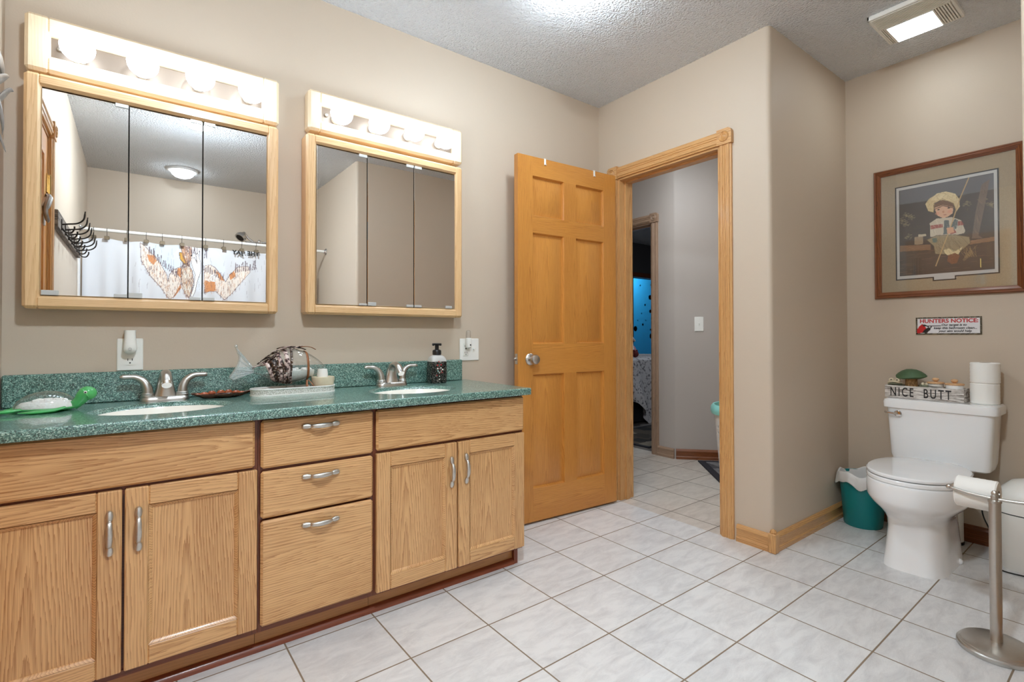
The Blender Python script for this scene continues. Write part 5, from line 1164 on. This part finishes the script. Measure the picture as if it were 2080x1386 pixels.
# ================================================================ SEEN IN THE MIRRORS: LEFT WALL AND BATH
mb = MB(M['caulk']); mb.box((XL, -.575, 0), (XL+.012, -.455, 1.765), bev=.003); struct(mb.build('trim_6', org=0))
root = thing('bathtub', 'white bathtub behind the shower curtain', 'bathtub', (.59, -1.0, 0)); mb = MB(M['white'])
def tb(e, z): return superel(.59, -1.0, .925-e, .360-e, 9., 48, z)
mb.loft([tb(.005, 0), tb(.002, .39), tb(0, .41), tb(.01, .42), tb(.06, .42), tb(.075, .41), tb(.13, .12), tb(.22, .08)]); mb.build('tub', root)
CYY = -.6
root = thing('curtain_rod', 'white round curtain rod spanning the bath', 'curtain rod', (.59, CYY, 1.84)); mb = MB(M['white_plastic']); mb.lathe([(.0125, XL+.004), (.0125, XS-.004)], (0, CYY, 1.84), 18, 0, 'x'); mb.build('rod', root)
for x, sg in ((XL, 1), (XS, -1)):
    mb = MB(M['chrome']); mb.lathe([(.001, 0), (.03, 0), (.031, .004), (.02, .012), (.016, .022)] if sg > 0 else [(.016, -.022), (.02, -.012), (.031, -.004), (.03, 0), (.001, 0)], (x, CYY, 1.84), 20, 0, 'x'); mb.build('flange', root)
R = Raster(XL+.02, 1.30, .12, 1.772, 420, 330, (216, 216, 219)); rs = np.random.RandomState(3)
def pen(col, n, x0, x1, z0, z1, L, wd=.0035, a=.55, mask=None):
    for _ in range(n):
        x = x0+(x1-x0)*rs.rand(); z = z0+(z1-z0)*rs.rand(); l = L*(.4+.8*rs.rand()); R.line([(x, z), (x+.004*rs.randn(), z-l)], wd, col, a)
R.ell(.20, 1.68, .11, .12, (206, 220, 232), .6); R.ell(.42, 1.6, .2, .2, (222, 228, 236), .5)
pen((150, 142, 146), 90, -.02, .95, 1.40, 1.77, .05, .0035, .4)
CW, CO, CD = (234, 222, 210), (210, 132, 76), (92, 68, 70)
for k in ('lwing', 'rwing', 'body', 'head'): R.poly(ART[k], CW if k != 'body' else (226, 216, 200)); 
for k in ('lwing_o', 'lwing_o2', 'lw_o3', 'rw_o', 'rw_o2', 'rw_o3'): R.poly(ART[k], CO, .85)
R.poly(ART['rw_w'], (236, 232, 228)); R.poly(ART['neck'], (238, 236, 232)); R.line(ART['neck'], .004, (90, 76, 74), .8, True); R.poly(ART['beak'], (206, 156, 70)); R.line(ART['beak'], .005, (70, 52, 40), .9, True)
for k in ('lwing', 'rwing', 'body', 'head'):
    R.line(ART[k], .0045, CD, .7, True); m_ = R.inside(ART[k]); ys, xs = np.nonzero(m_)
    for j in rs.choice(len(ys), min(len(ys), 190), False):
        x, z = R.X[ys[j], xs[j]], R.Y[ys[j], xs[j]]; R.line([(x, z), (x+.003*rs.randn(), z-.03*rs.rand()-.008)], .0035, ((150, 112, 96), (196, 140, 100), CD)[int(rs.rand()*2.6)], .5)
def tips(p0, p1, n, h):
    for i in range(n):
        u = i/(n-1.); x = p0[0]+(p1[0]-p0[0])*u; z = p0[1]+(p1[1]-p0[1])*u; R.line([(x, z-.02), (x+.006*rs.randn(), z+h*(.4+.8*rs.rand()))], .006, (96, 78, 84), .8)
tips((.09, 1.70), (.27, 1.53), 16, .045); tips((.30, 1.60), (.36, 1.63), 6, .03); tips((.345, 1.74), (.41, 1.735), 6, .035); tips((.46, 1.60), (.60, 1.53), 10, .03); tips((.70, 1.60), (.86, 1.64), 12, .06); tips((.43, 1.72), (.48, 1.70), 4, .05)
R.ell(.372, 1.70, .006, .007, (40, 34, 34))
def cpos(X, Y):
    f = np.clip((1.79-Y)/.5, .15, 1); wv = .012*np.sin(X*17+.4)+.010*np.sin(X*41+1.3)+.014*np.exp(-((X+.1)/.16)**2)*np.sin(X*60)
    return np.stack([X, CYY+wv*f, Y+.006*np.sin(X*26)*np.clip((Y-1.5)/.3, 0, 1)], -1)
cur = R.mesh('shower_curtain', cpos, M['cloth_print'], None, (.59, CYY, .12)); tag(cur, 'white shower curtain printed with a large bird with spread wings', 'shower curtain')
for wd_, xx in (('THE', .878), ('JAY', .748)): mb = MB(M['ink']); text(mb, wd_, .050, frame((xx, CYY+.024, 1.737), (-1, 0, 0), (0, 0, 1)), 0, .001, .0022, 0, .95, 'LEFT', 1.12); mb.build('lettering', cur)
mb = MB(M['ink']); mb.box((.758, CYY+.024, 1.752), (.768, CYY+.026, 1.760)); mb.build('dot', cur)
for i, x in enumerate((-.254, -.176, -.054, .067, .172, .305, .472, .605, .744, .857, .99, 1.12, 1.25)):
    root = thing('curtain_clip', 'bronze clip holding the shower curtain on its rod', 'curtain clip', (x, CYY, 1.765), 'clips along the shower curtain')
    mb = MB(M['bronze']); mb.box((x-.016, CYY+.019, 1.765), (x+.016, CYY+.026, 1.792), bev=.002); mb.box((x-.016, CYY-.028, 1.765), (x+.016, CYY-.021, 1.792), bev=.002); mb.box((x-.012, CYY-.025, 1.788), (x+.012, CYY+.024, 1.7935), bev=.001); mb.build('clamp', root)
    mb = MB(M['iron']); mb.tube([(x, CYY+.0165*math.sin(a), 1.84+.0165*math.cos(a)) for a in np.linspace(-2.6, 2.6, 14)], .0016, 6); mb.tube([(x, CYY, 1.793), (x, CYY+.001, 1.8245)], .0016, 6); mb.build('ring', root)
# shower head on its arm
sx_, sy_2, sz_ = .785, -.9, 1.955; root = thing('shower_fixture', 'chrome shower head on a long arm above the curtain', 'shower head', (sx_, sy_2, sz_))
mb = MB(M['chrome']); dn = Vector((-.55, .35, -.75)).normalized(); c0 = Vector((sx_, sy_2, sz_))
mb.tube([tuple(c0+dn*d) for d in (.022, .024, .0, -.02, -.04, -.052)], [.040, .047, .048, .036, .020, .014], 24); mb.build('head', root)
mb = MB(M['iron']); mb.tube([tuple(c0+dn*.0245), tuple(c0+dn*.0255)], [.036, .035], 20); mb.build('face', root)
mb = MB(M['chrome']); e_ = c0-dn*.05; mb.tube(bez([tuple(e_), (sx_+.06, sy_2-.02, 1.945), (sx_+.10, sy_2-.01, 1.915)], 4), .010, 12); mb.tube([(sx_+.03, sy_2-.005, 1.905), (sx_+.2, sy_2-.005, 1.915), (XS, sy_2-.005, 1.93)], .0095, 12); mb.lathe([(.022, -.01), (.026, 0), (.022, .012)], (sx_+.15, sy_2-.005, 1.914), 14, 0, 'x'); mb.build('arm', root)
# hook rack on the left wall
ra0, ra1, rz = -.40, .925, 1.632; root = thing('hook_rack', 'weathered wood rack of dark wire coat hooks on the left wall', 'coat rack', (XL, .26, rz))
mb = MB(M['barnwood']); mb.box((XL, ra0, rz-.045), (XL+.022, ra1, rz+.045), grain=1, bev=.003); mb.build('board', root)
for i in range(7):
    y = ra1-.14-i*.175; mb = MB(M['iron']); xb = XL+.022
    mb.box((xb, y-.008, rz-.04), (xb+.004, y+.008, rz+.02), bev=.001)
    mb.tube(bez([(xb+.003, y, rz-.008), (xb+.03, y, rz-.002), (xb+.065, y, rz+.006), (xb+.09, y, rz+.03), (xb+.097, y, rz+.075)], 5), [.0042]*19+[.003, .003], 8)
    mb.tube(bez([(xb+.003, y, rz-.028), (xb+.018, y, rz-.048), (xb+.04, y, rz-.048), (xb+.052, y, rz-.028), (xb+.053, y, rz-.012)], 5), .004, 8); mb.build('hook', root)
# grey metal ornament on the left wall, beside the vanity
root = thing('wall_ornament', 'grey worn metal leaf ornament on the left wall at the frame edge', 'wall ornament', (XL, 2.0, 1.56))
for pts, wd in (([(.01, 1.90, 1.88), (.028, 1.98, 1.82), (.036, 2.02, 1.775), (.022, 2.04, 1.75)], .024), ([(.006, 1.90, 1.66), (.024, 1.97, 1.72), (.040, 2.03, 1.765), (.046, 2.05, 1.775)], .016),
                ([(.008, 1.98, 1.62), (.026, 2.01, 1.68), (.045, 2.05, 1.735), (.052, 2.07, 1.742)], .014), ([(.018, 1.95, 1.76), (.030, 2.0, 1.69), (.036, 2.03, 1.63), (.034, 2.04, 1.60)], .018),
                ([(.012, 1.97, 1.66), (.026, 2.02, 1.61), (.036, 2.05, 1.57), (.04, 2.055, 1.556)], .010), ([(.008, 1.85, 1.60), (.02, 1.8, 1.68), (.03, 1.78, 1.76), (.02, 1.80, 1.82)], .018)):
    mb = MB(M['grey_metal']); p = bez([(XL+a, b-.0, c) for a, b, c in pts], 5); mb.tube(p, list(np.interp(np.linspace(0, 1, len(p)), [0, .45, 1], [wd*.5, wd, .0015])), 10, 0, True, .28, (1, 0, 0)); mb.build('leaf', root)
mb = MB(M['grey_metal']); mb.lathe([(.02, 0), (.022, .006), (.012, .012), (.001, .014)], (XL, 1.94, 1.70), 14, 0, 'x'); mb.build('hub', root)
root = thing('wall_hook', 'grey curved hook on the left door seen in the mirror', 'hook', (XL, 1.2, 1.56)); mb = MB(M['grey_metal'])
mb.tube(bez([(XL-.004, 1.13, 1.70), (XL+.012, 1.17, 1.69), (XL+.016, 1.22, 1.66), (XL+.01, 1.27, 1.60), (XL+.018, 1.25, 1.55)], 5), [.009]*8+[.013]*6+[.009]*6+[.003], 10); mb.build('arm', root)
mb = MB(M['steel_grey']); mb.box((XL-.004, 1.205, 1.54), (XL+.004, 1.24, 1.63), bev=.003); mb.build('plate', root)

# ================================================================ HALLWAY AND BEDROOM
bkx, bky = 3.06, 1.655; root = thing('laundry_basket', 'white perforated laundry basket with an aqua rim in the hallway', 'laundry basket', (bkx, bky, 0))
mb = MB(M['white_plastic']); n, nr = 84, 40
def bk(i, j): q = .152+.045*(j/nr); a = 2*PI*i/n; return (bkx+q*math.cos(a), bky+q*math.sin(a), .002+.535*j/nr)
vs = [bk(i, j) for j in range(nr+1) for i in range(n)]; F = []
for j in range(nr):
    for i in range(n):
        if 5 < j < nr-5 and j % 3 == 0 and i % 3 == 0: continue
        F.append([j*n+i, j*n+(i+1) % n, (j+1)*n+(i+1) % n, (j+1)*n+i])
F.append(list(range(n))[::-1]); mb.add(vs, F); o = mb.build('basket_wall', root); md = o.modifiers.new('thick', 'SOLIDIFY'); md.thickness = .003
mb = MB(M['aqua']); mb.lathe([(.1975, .534), (.214, .528), (.219, .545), (.216, .572), (.205, .586), (.196, .584), (.1945, .56)], (bkx, bky, 0), 60, cap=False); mb.build('rim', root)
e1 = Vector((-.683, -.73, 0)); e2 = Vector((.69, -.724, 0)); q0 = Vector((3.63, 2.385, 0)); root = thing('hall_rug', 'grey patterned rug with dark binding on the hallway floor', 'rug', tuple(q0+e1*.4+e2*.2))
FR2 = frame(tuple(q0), e1, e2)
mb = MB(M['rug_hall']); mb.prism([(.05, .05), (.67, .05), (.67, .37), (.05, .37)], .001, .011, 0, FR2); mb.build('pile', root)
mb = MB(M['rug_edge']); [mb.prism(p, .0008, .010, 0, FR2) for p in ([(0, 0), (.72, 0), (.72, .05), (0, .05)], [(0, .37), (.72, .37), (.72, .42), (0, .42)], [(0, .05), (.05, .05), (.05, .37), (0, .37)], [(.67, .05), (.72, .05), (.72, .37), (.67, .37)])]; mb.build('binding', root)
root = thing('bedroom_rug', 'dark patchwork rug on the bedroom floor beside the bed', 'rug', (4.2, 3.2, 0)); mb = MB(M['rug_bed']); mb.box((3.74, 2.96, -.001), (5.2, 3.62, .008)); mb.build('pile', root)
mb = MB(M['rug_edge']); mb.box((3.70, 2.93, -.001), (5.2, 2.96, .009)); mb.box((3.70, 3.62, -.001), (5.2, 3.65, .009)); mb.box((3.70, 2.96, -.001), (3.74, 3.62, .009)); mb.build('binding', root)
by0, bx0, bx1 = 3.80, 4.02, 6.0; root = thing('bed', 'bed with a grey flower-print bedspread in the dim bedroom', 'bed', (5.0, 4.5, 0))
mb = MB(M['skirt']); mb.box((bx0+.03, by0+.05, 0), (bx1-.03, 5.2, .52), bev=.02); mb.build('base', root)
mb = MB(M['quilt']); rr_ = []
xs = np.linspace(bx0, bx1, 70)
for f, z in ((0, 1.0), (.25, 0), (.5, 0), (.75, 0), (1., 0)):
    ring = []
    for x in xs:
        hem = .24-.20*np.clip((x-4.50)/.25, 0, 1)+.05*math.sin(x*9); top = .735; zz = top+(hem-top)*f
        ring.append((x, by0-.02-(.045*f+.03*f*math.sin(x*21)+.02*f*math.sin(x*47))-(.05*max(0, math.sin((x-4.4)*14)) if f > .7 else 0), zz))
    rr_.append(ring)
mb.loft([[(x, 5.2, .74) for x in xs], [(x, by0+.06, .765) for x in xs], [(x, by0+.01, .757) for x in xs]]+rr_, 0, False, False)
mb.loft([[(bx0, y, z) for y, z in ((5.2, .74), (4.5, .755), (by0+.05, .762), (by0, .74))], [(bx0-.06, y, .2) for y in (5.2, 4.5, by0+.05, by0-.05)]], 0, False, False); mb.build('bedspread', root)
def cushion(c, w_, h_, d_, rot, mat, name, label, cat):
    mb = MB(M[mat]); mb.T = Matrix.Translation(c) @ Matrix.Rotation(rot, 4, 'Z') @ Matrix.Rotation(-.28, 4, 'X'); N = 12; top = []; 
    for j in range(N+1):
        top.append([((i/N-.5)*w_*(1-.06*math.sin(PI*j/N)), -d_*.5*(math.sin(PI*i/N)*math.sin(PI*j/N))**.45, (j/N)*h_*(1-.0)+(-.03 if 0 else 0)*h_) for i in range(N+1)])
    bot = [[(x, -y, z) for x, y, z in r_] for r_ in top]
    mb.loft(top, 0, False, False); mb.loft(bot[::-1], 0, False, False); return tag(mb.build(name), label, cat)
cushion((4.62, 3.97, .765), .29, .19, .10, -.1, 'pillow', 'throw_pillow', 'white printed throw pillow on the bed', 'pillow')
mb = MB(M['pink']); mb.sphere((4.80, 4.06, .832), .072, 20, 0, (1.1, .6, 1)); tag(mb.build('fur_pillow'), 'round pink fur pillow on the bed', 'pillow')
root = thing('plush_toy', 'dark red plush animal lying on the bed', 'soft toy', (4.66, 3.86, .76)); mb = MB(M['plush']); mb.sphere((4.55, 3.875, .798), .038, 16, 0, (1.8, .8, .9)); mb.build('body', root)
mb = MB(M['plush']); mb.sphere((4.645, 3.87, .805), .040, 14); mb.sphere((4.62, 3.87, .842), .015, 10); mb.sphere((4.67, 3.87, .84), .015, 10); mb.build('head', root)
root = thing('plush_rabbit', 'pale long-eared plush rabbit sitting behind the white pillow', 'soft toy', (4.72, 4.27, .76)); mb = MB(M['fleece']); mb.lathe([(.09, 0), (.11, .06), (.09, .15), (.05, .2)], (4.72, 4.27, .757), 18); mb.build('body', root)
mb = MB(M['fleece']); mb.sphere((4.72, 4.27, 1.0), .085, 16); mb.build('head', root)
for dx, r2 in ((.06, .05), (.01, .02)): mb = MB(M['pillow']); mb.tube(bez([(4.74+dx*.3, 4.2, 1.12), (4.79+dx, 4.17, 1.06), (4.85+dx, 4.15, 1.0), (4.90+dx, 4.14, .95)], 5), [.012]+[.026]*14+[.016], 10, 0, True, .5); mb.build('ear', root)
# unseen ceiling lamps added to light the hall, bedroom and blue room
def lamp(name, label, x, y, mat_l, power_mat):
    root = thing(name, label, 'ceiling lamp', (x, y, ZC-.06)); mb = MB(M['steel_grey']); mb.lathe([(.15, -.0005), (.15, -.02), (.135, -.02), (.135, -.0005)], (x, y, ZC), 32, cap=False); mb.build('trim_ring', root)
    mb = MB(power_mat); mb.lathe([(.0005, -.06), (.06, -.055), (.11, -.04), (.134, -.018), (.134, -.001)], (x, y, ZC), 32); mb.build('diffuser', root)
lamp('ceiling_lamp', 'unseen round ceiling lamp added to light the hallway', 2.95, 2.1, None, emit('added hall dome', (.9, 1, 1.08, 1), L_HALL*14))
lamp('ceiling_lamp', 'unseen round ceiling lamp added to light the bedroom', 5.2, 3.0, None, emit('added bedroom dome', (.8, .95, 1.1, 1), L_BED*14))
lamp('ceiling_lamp', 'unseen round ceiling lamp added to light the blue room', 7.3, 5.85, None, emit('added blue room dome', (.95, .98, 1, 1), L_BLUE*8))
